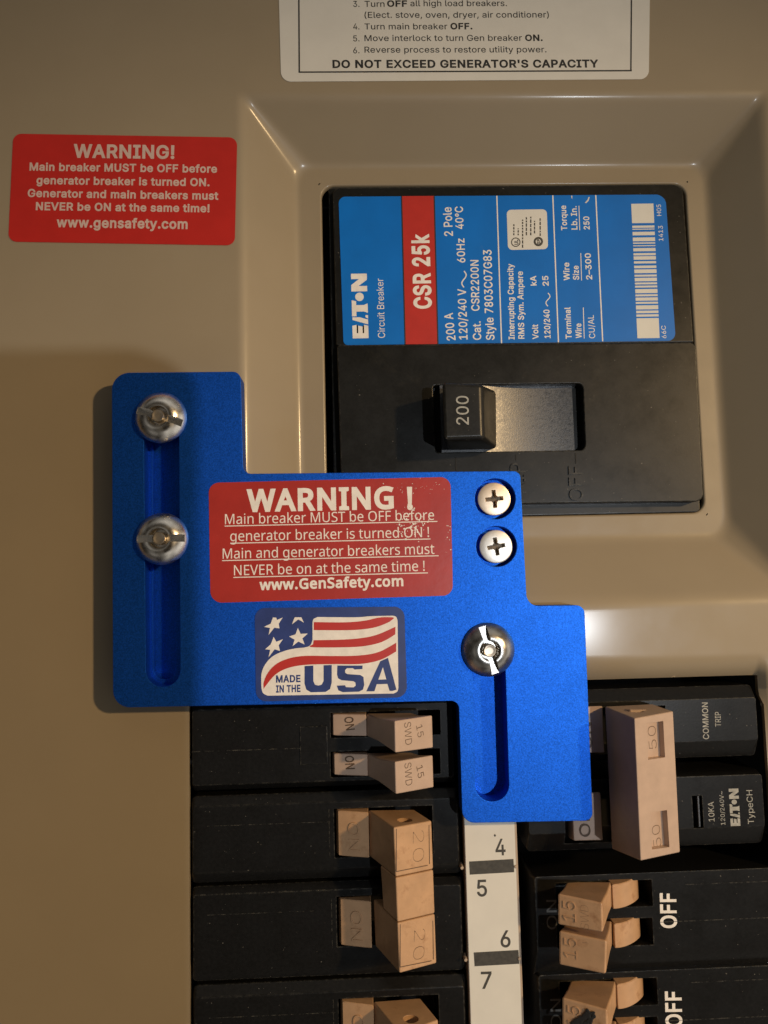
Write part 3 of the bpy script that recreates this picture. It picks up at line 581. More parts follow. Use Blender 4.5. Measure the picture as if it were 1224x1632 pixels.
    bm.to_mesh(me); bm.free()
    link('steel_sheet', me, M['paint'], root, smooth=50, wn=False)
    return root

cover = build_cover()
interior = link('panel_interior', box('panel_interior', -23, 23, -19.5, 20, -3.2, -3.0), M['dark'])  # black sheet standing in for the darkness behind the openings
interior['kind'] = 'structure'

# ------------------------------------------------------------------ stickers on the cover
def sticker(name, pts, z, t, mat, parent, r, label=None):
    me = flat_shape(name, [pxloop(pts, z + t, r, 8)], z, z + t, 0.0)
    return link(name, me, mat, parent, label=label)

ins = sticker('instruction_sticker', [(436, -330), (1040, -330), (1034, 126), (448, 130)], 0.002, 0.012, M['white'], cover, 17, 'white instruction sticker with black border above the main breaker')
zt = 0.0145
bl, br_, bb, bt_ = (474.5, -300), (1013, -300), (1006.5, 113.5), (477, 116)
def line(p, q, w_, z, mat, parent, name='printed_line', t=0.002):
    a = Vector((p[0], p[1])); b = Vector((q[0], q[1])); d = (b - a).normalized(); n = Vector((-d.y, d.x)) * (w_ / 2)
    return ink(name, [a + n, b + n, b - n, a - n], z, mat, parent, t)
line(bl, bt_, 2.4, zt, M['black_ink'], ins)
line((477, 115), (1007, 112.6), 2.2, zt + 0.0005, M['black_ink'], ins)
line((1008.5, -300), (1005.5, 113), 2.2, zt + 0.001, M['black_ink'], ins)
for s, x0, x1, y, b, c in (
        ('3.', 563, 573, 11, 0, 10.5), ('Turn', 581, 613, 11, 0, 10.5), ('OFF', 617, 649, 10.5, .03, 10.5), ('all high load breakers.', 654, 808, 10, 0, 10.5),
        ('(Elect. stove, oven, dryer, air conditioner)', 581, 875, 28.5, 0, 10.5),
        ('4.', 563, 573, 47, 0, 10.5), ('Turn main breaker', 581, 713, 47, 0, 10.5), ('OFF.', 718, 753, 46.5, .03, 10.5),
        ('5.', 563, 573, 66, 0, 10.5), ('Move interlock to turn Gen breaker', 581, 832, 65.5, 0, 10.5), ('ON.', 837, 865, 65, .03, 10.5),
        ('6.', 563, 573, 85, 0, 10.5), ('Reverse process to restore utility power.', 581, 871, 84, 0, 10.5),
        ("DO NOT EXCEED GENERATOR'S CAPACITY", 530, 954, 108, .03, 13)):
    text(s, (x0, y), (x1, y - (x1 - x0) * 0.002), c, zt - 0.002, M['black_ink'], ins, bold=b or .006)

ws = sticker('warning_sticker', [(21, 213), (378, 219), (374, 391), (13, 385)], 0.002, 0.012, M['red'], cover, 14, 'red warning sticker on the flat left part of the cover')
for s, a, b, c in (('WARNING!', (117, 250.5), (278, 252.5), 21.5), ('Main breaker MUST be OFF before', (47, 271.5), (346, 275), 12.6),
                   ('generator breaker is turned ON.', (58, 293), (334, 296.5), 12.6), ('Generator and main breakers must', (44, 313.5), (348, 318), 12.6),
                   ('NEVER be ON at the same time!', (57, 334.5), (334, 338), 12.6), ('www.gensafety.com', (90, 361.5), (299, 364.5), 15.5)):
    text(s, a, b, c, 0.014, M['pink_ink'], ws, bold=.028)

# ------------------------------------------------------------------ logo of the breakers (block letters with the cut A and T, a dot for O)
def logo(A, B, cap, n, mat, parent, lift=0.003):
    """A..B is the baseline; unit design 5.05 wide x 1 high"""
    u = (B - A); L = u.length; u.normalize(); v = n.cross(u).normalized()
    sx = L / 5.0; sy = cap
    polys = [
        [(0, 0), (0.96, 0), (1.04, .27), (.40, .27), (.40, .36), (.90, .36), (.98, .64), (.40, .64), (.40, .73), (1.04, .73), (.98, 1), (0, 1)],
        [(1.06, 0), (1.42, .98), (1.62, .98), (1.62, .50), (1.52, .26), (1.44, 0)],
        [(1.5, 0), (1.62, .16), (1.78, .16), (1.78, 0)],
        [(1.70, 1), (2.95, 1), (2.86, .72), (2.56, .72), (2.56, .24), (2.68, 0), (1.94, 0), (2.06, .24), (2.06, .72), (1.70, .72)],
        [(3.62, 0), (3.62, 1), (4.12, 1), (4.58, .50), (4.58, 1), (5.0, 1), (5.0, 0), (4.52, 0), (4.04, .54), (4.04, 0)]]
    polys.append([(3.20 + .33 * math.cos(2 * PI * k / 20), .5 + .27 * math.sin(2 * PI * k / 20)) for k in range(20)])
    for pl in polys:
        vs = [A + u * (x * sx) + v * (y * sy) + n * lift for x, y in pl]
        bm = bmesh.new()
        bv = [bm.verts.new(p) for p in vs]
        bm.faces.new(bv)
        bmesh.ops.triangulate(bm, faces=bm.faces[:])
        bmesh.ops.recalc_face_normals(bm, faces=bm.faces[:])
        me = bpy.data.meshes.new('logo_letter'); bm.to_mesh(me); bm.free()
        link('logo_letter', me, mat, parent)

# ------------------------------------------------------------------ main breaker
def build_main():
    root = empty('main_breaker', 'large black main circuit breaker with blue rating label, switched on', 'circuit breaker', P(820, 560, -1.2))
    zl = -1.06; zu = -0.82; zf = -0.72
    hx0, hx1, hy0, hy1 = HOLE_M
    base = bevel(box('body', hx0 + 0.16, hx1 - 0.06, hy0 + 0.0, hy1 - 0.02, -2.6, zl), 0.05, 2)
    # one step below the switch part, seen as the shiny ledge under it
    link('body', base, M['black_main'], root, smooth=35)
    up = flat_shape('label_housing', [pxloop([(530, 299), (1088, 293), (1106, 546), (536, 551)], zu, [14, 20, 4, 4])], zl - 0.2, zu, 0.03)
    link('label_housing', up, M['black_main'], root, smooth=40)
    # switch housing with the opening
    lo = flat_shape('switch_housing', [pxloop([(537, 549.5), (1109, 545), (1122, 799), (545, 806)], zf, [6, 12, 14, 6]),
                                       pxloop([(690, 614), (929, 611), (933, 717), (694, 721)], zf, [6, 9, 9, 6])], -1.9, zf, 0.03)
    link('switch_housing', lo, M['black_main'], root, smooth=40)
    # curved slide behind the handle
    xc = P(866, 660, -1.0).x
    xa, xb = P(700, 660, -1.05).x, P(911, 660, -1.05).x
    y0, y1 = P(800, 723, -0.9).y - 0.02, P(800, 609, -0.9).y + 0.02
    R_ = 6.0; prof = []
    for k in range(25):
        x = xa + (xb - xa) * k / 24
        prof.append((x, min(-0.76, -0.97 + (R_ - math.sqrt(R_ * R_ - (x - xc) ** 2)))))
    prof += [(xb, -1.8), (xa, -1.8)]
    link('slide', prism_x('slide', prof, y0, y1), M['black_shiny'], root, smooth=30)
    # toggle handle leaning left
    top = [P(704, 609, .44), P(768, 612, .42), P(771, 699, .42), P(707, 701, .44)]
    mid = [P(712, 618, -.23), P(790, 622, -.28), P(791, 715, -.28), P(713, 716, -.23)]
    bs = [P(716, 622, -1.2), P(790, 624, -1.2), P(790, 716, -1.2), P(716, 716, -1.2)]
    v = top + mid + bs
    f = [(0, 1, 2, 3), (11, 10, 9, 8)]
    for k in (0, 4):
        f += [(k + i, k + i + 4, k + (i + 1) % 4 + 4, k + (i + 1) % 4) for i in range(4)]
    me = bevel(meshdata('toggle_handle', v, f), 0.09, 3, 35)
    h = link('toggle_handle', me, M['black_main'], root, smooth=50)
    text('200', (747, 677), (746.5, 631), 20, .442, M['grey_ink'], h, bold=.005, lift=0.004)
    # moulded marks
    for x, ya, yb in ((726, 729, 750), (822, 725, 735), (917, 722, 739)):
        link('moulded_mark', bevel(box('moulded_mark', P(x - .9, ya, zf).x, P(x + .9, ya, zf).x, P(x, yb, zf).y, P(x, ya, zf).y, zf - 0.01, zf + 0.012), 0.004, 1), M['dark'], root)
    text('OFF', (929, 798), (927, 743), 22, zf, M['black_main'], root, bold=.0, lift=-0.004, thick=0.04, name='moulded_text')
    text('TRIP', (839, 806), (836, 738), 24, zf, M['black_main'], root, bold=.0, lift=-0.004, thick=0.04, name='moulded_text')
    # rating label
    zl_ = zu + 0.0125
    lab = sticker('rating_label', [(539.5, 313.5), (1060.5, 310), (1077, 543), (547.5, 550)], zu + 0.002, 0.010, M['label_blue'], root, [12, 18, 14, 8])
    ink('red_band', [(640, 312.6), (692, 312.2), (698, 548.2), (645.7, 548.8)], zl_, M['label_red'], lab)
    z = zl_ + 0.0005
    for a, b in (((640, 312.8), (645.7, 548.6)), ((692, 312.6), (698, 548.2))):
        line(a, b, 2.0, zl_ + 0.003, M['black_ink'], lab)
    for a, b in (((791.8, 312), (799.3, 547)), ((881, 311.5), (890, 545.5)), ((949.5, 311), (960.5, 544))):
        line(a, b, 1.9, z, M['white_ink'], lab)
    z = zl_ - 0.002
    T = lambda s, x0, y0, x1, y1, c, b=.012, zz=z: text(s, (x0, y0), (x1, y1), c, zz, M['white_ink'], lab, bold=b)
    A = P(587.5, 539, zl_); B = P(584.5, 436, zl_)
    logo(A, B, 26 / F * (D - zl_), Z, M['white_ink'], lab)
    T('Circuit Breaker', 613.7, 538.5, 610.7, 444, 11.5, .0)
    T('CSR 25k', 687, 492, 682.5, 372.5, 27, .03, z + 0.003)
    T('200 A', 726, 542, 721.3, 498.5, 14); T('2 Pole', 721.8, 376, 719, 330, 14)
    T('120/240 V', 745, 541, 742.3, 460.5, 13.5); T('60Hz', 741.3, 418.5, 739.8, 380, 13); T('40°C', 738.8, 365, 737.3, 329, 13)
    T('Cat.', 766.7, 541.7, 765.7, 512, 13); T('CSR2200N', 764, 495.5, 762.2, 414.5, 13)
    T('Style', 788, 541.7, 786, 506, 13.5); T('7803C07G83', 785.8, 499, 783, 398.3, 13.5)
    T('Interrupting Capacity', 820, 541, 817.5, 420.5, 9.5, .018); T('RMS Sym. Ampere', 835.5, 540, 833, 432.5, 9.5, .018)
    T('Volt', 858, 540.7, 857, 517, 9.5, .018); T('kA', 855, 455, 854, 439.5, 9.5, .018)
    T('120/240', 877.3, 539, 875.3, 493.5, 9.5, .018); T('25', 874.3, 455.5, 873.3, 439.5, 9.5, .018)
    T('Terminal', 911, 540, 908.7, 489.5, 9.5, .018); T('Wire', 927, 539, 926, 515.5, 9.5, .018); T('CU/AL', 948.6, 539, 946, 502, 10, .0)
    T('Wire', 907.7, 447, 906.7, 418.5, 9.5, .018); T('Size', 922.7, 446, 921.7, 423.5, 9.5, .018); T('2–300', 943.6, 445.5, 941, 403.5, 9.5, .018)
    T('Torque', 903.7, 367, 901.7, 327.5, 9.5, .018); T('Lb. In.', 920, 366, 918.7, 328.5, 9.5, .018); T('250', 939.6, 365.7, 938.6, 345, 9.5, .018)
    T('1413', 1057, 384, 1056, 360, 7.5, .0); T('H05', 1054, 344, 1053, 326, 7.5, .0); T('66C', 1062, 539, 1060.7, 519, 7.5, .0)
    for a, b in (((931, 539.5), (929.6, 490)), ((926.8, 447), (925.6, 403.5)), ((924, 367), (922.6, 328))):
        line(a, b, 1.2, zl_, M['white_ink'], lab)
    for x0, x1, ya, yb, wd in ((736, 743, 458, 432, 1.9), (870, 876.5, 488, 467, 1.5)):   # the two alternating-current waves
        pts = []
        for k in range(17):
            t = k / 16
            pts.append((Vector(((x0 + x1) / 2 - (x1 - x0) * .5 * math.sin(2 * PI * t), ya + (yb - ya) * t))))
        lp = []
        for sgn in (1, -1):
            seq = range(17) if sgn == 1 else range(16, -1, -1)
            for k in seq:
                d = (pts[min(k + 1, 16)] - pts[max(k - 1, 0)]).normalized()
                lp.append(pts[k] + Vector((-d.y, d.x)) * wd / 2 * sgn)
        ink('printed_wave', lp, zl_, M['white_ink'], lab)
    # approval mark
    ul = ink('approval_mark', [(807.5, 334.5), (871.5, 333.5), (873.5, 397), (809.5, 398.5)], zl_, M['cream'], lab, radii=8)
    def ring(cx, cy, r, w_):
        o_ = [(cx + r * math.cos(2 * PI * k / 24), cy + r * math.sin(2 * PI * k / 24)) for k in range(24)]
        i_ = [(cx + (r - w_) * math.cos(2 * PI * k / 24), cy + (r - w_) * math.sin(2 * PI * k / 24)) for k in range(24)]
        me = flat_shape('ring_mark', [pxloop(o_, zl_ + .003), pxloop(i_, zl_ + .003)], zl_ + .003, zl_ + .005)
        link('ring_mark', me, M['bar_ink'], ul)
    ring(822, 386, 7.5, 1.5); ring(858, 385, 7.5, 3.2)
    text('UL', (826, 390), (825.5, 382), 6, zl_ + .003, M['bar_ink'], ul, bold=.03)
    text('SP', (861, 389), (860.5, 381), 5, zl_ + .003, M['bar_ink'], ul, bold=.03)
    for k, (x, a, b) in enumerate(((819, 375, 356), (826, 375, 364), (833, 395, 350), (839, 375, 346), (846, 375, 344), (852, 372, 352), (861, 376, 348))):
        y = a
        while y > b:
            L_ = random.uniform(2.5, 6)
            line((x, y), (x - .1, max(b, y - L_)), 2.0, zl_ + .003, M['bar_ink'], ul, 'printed_word')
            y -= L_ + 1.5
    # bar code
    def cr(x, y): return (520 + x / 2.0066, 290 + y / 2.0066)
    bars = [(70, 132), (140, 147), (150, 153), (160, 171), (178, 190), (194, 198), (203, 206), (212, 222), (228, 235), (238, 249), (254, 261), (268, 276),
            (280, 292), (297, 303), (307, 318), (322, 328), (332, 338), (343, 356), (360, 366), (370, 380), (384, 390), (395, 408), (412, 420), (424, 431), (436, 500)]
    for a, b in bars:
        sh = lambda y: (y - 70) / 430 * 20
        ink('barcode_bar', [cr(975 + sh(a), a), cr(1046 + sh(a), a - 1), cr(1046 + sh(b), b - 1), cr(975 + sh(b), b)], zl_, M['cream'], lab)
    # curled torn tip at the label's upper rim
    ink('torn_fleck', [(932, 323), (936, 319), (938, 314), (940, 314), (938, 320), (934, 324)], zl_ + .002, M['white'], lab)
    ink('torn_fleck', [(910, 312), (912, 312), (912, 317), (911, 316)], zl_ + .002, M['white'], lab)
    return root

build_main()

# ------------------------------------------------------------------ branch breakers
def breaker_body(x0, x1, y_out0, y_in0, y_in1, y_out1, z_out=-0.16, z_in=0.0, slots=(), endl=0.06, notch=0.0):
    """y_* in model units from top to bottom; a long block with chamfered long sides"""
    def ringp(xa, xb, ya, yb, z, r):
        return [Vector((*p, z)) for p in round_poly([(xa, yb), (xb, yb), (xb, ya), (xa, ya)], r, 3)]
    rg = [ringp(x0, x1, y_out0, y_out1, -2.5, 0.10), ringp(x0, x1, y_out0, y_out1, z_out, 0.10),
          ringp(x0 + endl, x1 - endl, y_in0, y_in1, z_in, 0.06)]
    n = len(rg[0]); V = sum(rg, [])
    f = [tuple(range(n)), tuple(range(2 * n, 3 * n))]
    for k in range(2):
        f += [(k * n + i, k * n + (i + 1) % n, (k + 1) * n + (i + 1) % n, (k + 1) * n + i) for i in range(n)]
    me = bevel(meshdata('body', V, f), 0.022, 2, 24)
    if slots:
        me = boolean(me, [box('s', a, b, c, d, -1.2, 1.0) for a, b, c, d in slots])
    return me

def Y(x, y, z=0.0): return P(x, y, z).y
def X(x, y, z=0.0): return P(x, y, z).x

def lever(name, fr, zl, zr, base, zb, mat, parent, bev=0.03):
    """fr = front face TL, TR, BR, BL in px with heights zl (left) and zr (right); base the same four at zb"""
    top = [P(*fr[0], zl), P(*fr[1], zr), P(*fr[2], zr), P(*fr[3], zl)]
    bs = [P(*b, z) for b, z in zip(base, zb)]
    mid = []
    for k in range(4):   # the shank stays slim and swells into the head
        p = bs[k].lerp(top[k], .42)
        mid.append(p)
    cy = sum(p.y for p in mid) / 4
    for p in mid:
        p.y = cy + (p.y - cy) * .86
    v = top + mid + bs
    f = [(0, 1, 2, 3), (11, 10, 9, 8)]
    for k in (0, 4):
        f += [(k + i, k + i + 4, k + (i + 1) % 4 + 4, k + (i + 1) % 4) for i in range(4)]
    me = bevel(meshdata(name, v, f), bev, 3, 25)
    return link(name, me, mat, parent, smooth=50), top

def rocker(x0, z0, x1, z1, y0, y1, mat, parent, bulge=0.1, lean=1):
    """curved drum under a lever; rises from (x0,z0) to (x1,z1)"""
    prof = []
    for k in range(13):
        t = k / 12
        a = t * PI / 2
        if lean > 0: prof.append((x0 + (x1 - x0) * t, (z0 if t == 0 else max(z0, .03) + (z1 - max(z0, .03)) * (t ** 0.85))))
        else: prof.append((x0 + (x1 - x0) * t, z0 - .1 + (z1 - z0 + .1) * math.sin(a) ** 0.85))
    prof += [(x1, -1.0), (x0, -1.0)]
    me = bevel(prism_x('rocker', prof, y0, y1), 0.015, 1, 60)
    return link('rocker', me, mat, parent, smooth=40)

def face_normal(q):
    return (q[1] - q[0]).cross(q[3] - q[0]).normalized() * (-1)

# --- left column, first: tandem 15 / 15
XL0, XL1 = BR[0] - 0.01, X(727, 1200)
def tandem_left():
    root = empty('tandem_breaker', 'black twin circuit breaker with two pinkish 15 SWD levers, just below the blue plate', 'circuit breaker', P(510, 1190, -1.5), 'branch circuit breakers')
    x = 500
    body = breaker_body(XL0 + 0.02, XL1, Y(x, 1112), Y(x, 1126), Y(x, 1246), Y(x, 1258), z_out=-0.22,
                        slots=[(X(527, 1155), X(702, 1155), Y(x, 1177), Y(x, 1137)), (X(527, 1220), X(702, 1220), Y(x, 1240), Y(x, 1199))])
    link('body', body, M['black'], root, smooth=30)
    # raised hinge block left of the levers
    b = bevel(box('hinge_block', X(478, 1185), X(522, 1185), Y(500, 1218), Y(500, 1157), -0.1, 0.025), 0.012, 2)
    link('hinge_block', b, M['black'], root, smooth=30)
    l = bevel(box('seam', X(305, 1195), X(478, 1195), Y(400, 1195.8), Y(400, 1194.2), -0.05, 0.008), 0.003, 1)
    link('seam', l, M['black'], root)
    ra = rocker(X(527, 1155, -.1), -0.12, X(584, 1155, .22), 0.24, Y(555, 1172, .1), Y(555, 1138, .1), M['pink'], root)
    text3('ON', P(549, 1143, .125), P(552, 1164, .125), 14 / 72, Vector((-.27, 0, 1)), M['engrave'], ra, bold=.01, lift=0.01)
    rb = rocker(X(529, 1220, -.1), -0.12, X(586, 1220, .22), 0.24, Y(555, 1235, .1), Y(555, 1201, .1), M['pink'], root)
    text3('ON', P(550, 1205, .125), P(552, 1226, .125), 14 / 72, Vector((-.27, 0, 1)), M['engrave'], rb, bold=.01, lift=0.01)
    for fr, by in ((((629, 1149), (689, 1140), (690.6, 1192), (630, 1200)), (1137, 1173)), (((629.5, 1214), (690, 1203.5), (691.5, 1255), (631, 1266)), (1200, 1236))):
        h, q = lever('lever', fr, 1.32, 0.82, [(584, by[0]), (655, by[0] - 1), (655, by[1] - 1), (584, by[1])], (0.1, -0.1, -0.1, 0.1), M['pink'], root)
        n = face_normal(q)
        o = q[0]
        g = lambda dx, dy: PP(fr[0][0] + dx, fr[0][1] + dy, o, n)
        text3('SWD', g(15, 3), g(17, 39), 12 / 70, n, M['engrave'], h, bold=-.008, lift=0.003)
        text3('15', g(34, 8), g(37, 27), 11 / 70, n, M['engrave'], h, bold=-.006, lift=0.003)
tandem_left()

# --- left column, second: two-pole 20 with a one-piece tied lever
def two_pole_left():
    root = empty('two_pole_breaker', 'black two-pole circuit breaker with one tall tan lever marked 20 twice', 'circuit breaker', P(510, 1410, -1.5), 'branch circuit breakers')
    x = 510
    b1 = breaker_body(XL0 + 0.02, XL1 + 0.05, Y(x, 1259, -.3), Y(x, 1279), Y(x, 1385), Y(x, 1396, -.3),
                      slots=[(X(533, 1330), X(690, 1330), Y(x, 1368), Y(x, 1290))])
    link('body', b1, M['black'], root, smooth=30)
    b2 = breaker_body(XL0 + 0.03, XL1 + 0.06, Y(x, 1401, -.3), Y(x, 1419), Y(x, 1527), Y(x, 1550, -.3),
                      slots=[(X(537, 1470), X(690, 1470), Y(x, 1510), Y(x, 1430))])
    link('body', b2, M['black'], root, smooth=30)
    for xa, ya, xb, yb in ((330, 1309.4, 530, 1310.6), (523.5, 1290, 524.7, 1370), (330, 1450.4, 500, 1451.4), (527.5, 1432, 528.7, 1512)):
        link('seam', bevel(box('seam', X(xa, ya), X(xb, ya), Y(520, yb), Y(520, ya), -0.02, 0.004), 0.002, 1), M['black'], root)
    for (xa, ya, yb) in ((535, 1292, 1364), (539, 1433, 1507)):
        r = rocker(X(xa, ya, -.1), -0.10, X(xa + 52, ya, .22), 0.26, Y(560, yb, .1), Y(560, ya, .1), M['tan'], root)
        text3('ON', P(xa + 20, ya + 18, .12), P(xa + 22, yb - 8, .12), 17 / 70, Vector((-.30, 0, 1)), M['tan'], r, bold=-.005, lift=0.012, thick=0.022, name='moulded_text')
    # body of the tied lever: lower half reaches the drums, cut-out between them
    fr = ((627.6, 1319), (688, 1308), (696, 1535.5), (637, 1551.5))
    L = lambda t, a, b: (a[0] + (b[0] - a[0]) * t, a[1] + (b[1] - a[1]) * t)
    tl, tr, brr, bl_ = fr
    cuts = (0, .342, .652, 1)
    for k in range(3):
        g = 0.0025
        a, b = cuts[k] + (g if k else 0), cuts[k + 1] - (g if k < 2 else 0)
        f4 = (L(a, tl, bl_), L(a, tr, brr), L(b, tr, brr), L(b, tl, bl_))
        top = [P(*f4[0], 1.28), P(*f4[1], 0.80), P(*f4[2], 0.80), P(*f4[3], 1.28)]
        if k == 0: bs_px, zb = [(587, 1291), (660, 1290), (664, 1364), (589, 1365)], (0.12, -0.1, -0.1, 0.12)
        elif k == 2: bs_px, zb = [(595, 1433), (666, 1430), (668, 1506), (598, 1508)], (0.12, -0.1, -0.1, 0.12)
        else: bs_px, zb = [(589, 1365), (664, 1364), (666, 1430), (595, 1433)], (0.12, -0.1, -0.1, 0.12)
        bs = [P(*p_, zz) for p_, zz in zip(bs_px, zb)]
        if k == 1: bs = [q_.lerp(t_, .42) for q_, t_ in zip(bs, top)]
        me = bevel(hexa('lever', top, bs), 0.035, 3, 25)
        if k == 0:
            c = P(645, 1306, 0.75)
            cy = cylinder('c', (0, 0), 0.16, 0.16, -0.45, 0.45, 24)
            cy.transform(Matrix.Translation(c) @ Matrix.Rotation(PI / 2, 4, 'X'))
            me = boolean(me, [cy])
        h = link('lever', me, M['tan'], root, smooth=45)
        if k != 1:
            n = face_normal(top); o = top[0]
            g_ = lambda dx, dy: PP(f4[0][0] + dx, f4[0][1] + dy, o, n)
            if k == 0: text3('20', g_(30, 7), g_(30, 56), 20 / 68, n, M['engrave'], h, bold=-.025, lift=0.003, name='moulded_text')
            else: text3('20', g_(26, 12), g_(24, 60), 20 / 68, n, M['engrave'], h, bold=-.025, lift=0.003, name='moulded_text')
            # thin raised frame round the marked face
            for p_, q_ in (((4, 2), (4, 70)), ((4, 70), (54, 60)), ((56, -4), (57, 58))):
                a_, b_ = g_(*p_), g_(*q_)
                d_ = (b_ - a_).normalized(); s_ = n.cross(d_) * 0.008
                vs = [a_ + s_ + n * .004, b_ + s_ + n * .004, b_ - s_ + n * .004, a_ - s_ + n * .004]
                link('moulded_rim', meshdata('moulded_rim', vs, [(0, 1, 2, 3)]), M['engrave'], h)
    return root
tp = two_pole_left()

def dup(root, off, label, skip=()):
    r = root.copy(); C.objects.link(r); r.location = root.location + off; r['label'] = label
    for ch in list(root.children):
        c = ch.copy(); C.objects.link(c); c.parent = r
        for g in list(ch.children):
            d = g.copy(); C.objects.link(d); d.parent = c
    return r
offL = P(545, 1597, 0.1) - P(540, 1292, 0.1); offL.x = 0.02; offL.z = 0
dup(tp, offL, 'lowest left breaker, its tan lever cut off by the bottom edge')

# --- right column, first: two-pole 50 switched off
XR0, XR1 = X(838, 1250), X(1212, 1200)
def two_pole_right():
    root = empty('two_pole_breaker', 'black two-pole circuit breaker with a long pinkish tie handle marked 50 twice', 'circuit breaker', P(1010, 1240, -1.5), 'branch circuit breakers')
    x = 1150
    b1 = breaker_body(XR0, XR1, Y(x, 1092, -.25), Y(x, 1113), Y(x, 1181), Y(x, 1206, -.2), z_out=-0.22,
                      slots=[(X(905, 1160), X(1062, 1160), Y(1000, 1203), Y(1000, 1126))], endl=0.03)
    link('body', b1, M['black'], root, smooth=30)
    b2 = breaker_body(XR0, XR1 + .03, Y(x, 1226, -.25), Y(x, 1236), Y(x, 1319), Y(x, 1346, -.2), z_out=-0.22,
                      slots=[(X(900, 1300), X(1065, 1300), Y(1000, 1344), Y(1000, 1264)), (X(1104, 1290), X(1120, 1290), Y(1110, 1320), Y(1110, 1268))], endl=0.03)
    link('body', b2, M['black'], root, smooth=30)
    # test blade inside the small window
    link('indicator_flag', bevel(box('indicator_flag', X(1113, 1290), X(1116, 1290), Y(1110, 1319), Y(1110, 1269), -0.4, -0.02), 0.008, 1), M['black_shiny'], root)
    for (xa, ya, yb) in ((908, 1127, 1201), (905, 1265, 1341)):
        r = rocker(X(xa, ya, -.1), -0.12, X(xa + 52, ya, .05), 0.06, Y(935, yb, .1), Y(935, ya, .1), M['pink'], root)
        text3('ON', P(xa + 36, yb - 8, .05), P(xa + 34, ya + 24, .05), 16 / 70, Z, M['engrave'], r, bold=-.0, lift=0.022)
        st = hexa('stalk', [P(1004, ya + 4, .9), P(1040, ya + 4, .8), P(1040, yb + 2, .8), P(1004, yb + 2, .9)],
                  [P(974, ya + 2, -.1), P(1030, ya + 2, -.1), P(1030, yb - 2, -.1), P(974, yb - 2, -.1)])
        link('stalk', bevel(st, .02, 1), M['pink'], root)
    fr = ((1011, 1145), (1073, 1133.5), (1084, 1358.5), (1021, 1372))
    top = [P(*fr[0], 1.62), P(*fr[1], 1.18), P(*fr[2], 1.18), P(*fr[3], 1.62)]
    bs = [P(964, 1126, 0.14), P(1040, 1122, 0.10), P(1052, 1342, 0.10), P(975, 1353, 0.14)]
    me = bevel(hexa('tie_handle', top, bs), 0.03, 3, 25)
    n = face_normal(top); o = top[0]
    cuts = []
    wins = (((1031, 1153), (1057, 1149), (1060, 1207), (1033, 1211)), ((1036.5, 1295), (1063, 1291), (1067, 1350), (1039, 1354)))
    for wn in wins:
        q = [PP(a, b, o, n) for a, b in wn]
        cuts.append(hexa('w', [p + n * .3 for p in q], [p - n * .14 for p in q]))
    cy = cylinder('c', (0, 0), 0.15, 0.15, -0.4, 0.4, 24)
    cy.transform(Matrix.Translation(P(1014, 1131, 0.85)) @ Matrix.Rotation(PI / 2, 4, 'X'))
    cuts.append(cy)
    me = boolean(me, cuts)
    h = link('tie_handle', me, M['pink'], root, smooth=45)
    for a, b in (((1047, 1192), (1044.5, 1156)), ((1054.5, 1347), (1051, 1313))):
        o2 = o - n * .14
        text3('50', PP(*a, o2, n), PP(*b, o2, n), 15 / 67, n, M['engrave'], h, bold=-.02, lift=0.004)
    z = 0.0
    T = lambda s, x0, y0, x1, y1, c, b=.0: text(s, (x0, y0), (x1, y1), c, z, M['grey_ink'], root, bold=b, lift=0.004)
    T('COMMON', 1129.8, 1178, 1127.7, 1119.5, 9.3, .01); T('TRIP', 1149, 1158, 1148.3, 1134.6, 9.3)
    T('10KA', 1138.7, 1309, 1137.3, 1277.7, 9.3); T('120/240V~', 1155.8, 1314.6, 1152.7, 1261, 6.8); T('TypeCH', 1201.5, 1313, 1198.5, 1259, 9.5)
    logo(P(1180, 1316, z), P(1176.5, 1256.5, z), 15.5 / F * D, Z, M['grey_ink'], root, 0.004)
two_pole_right()

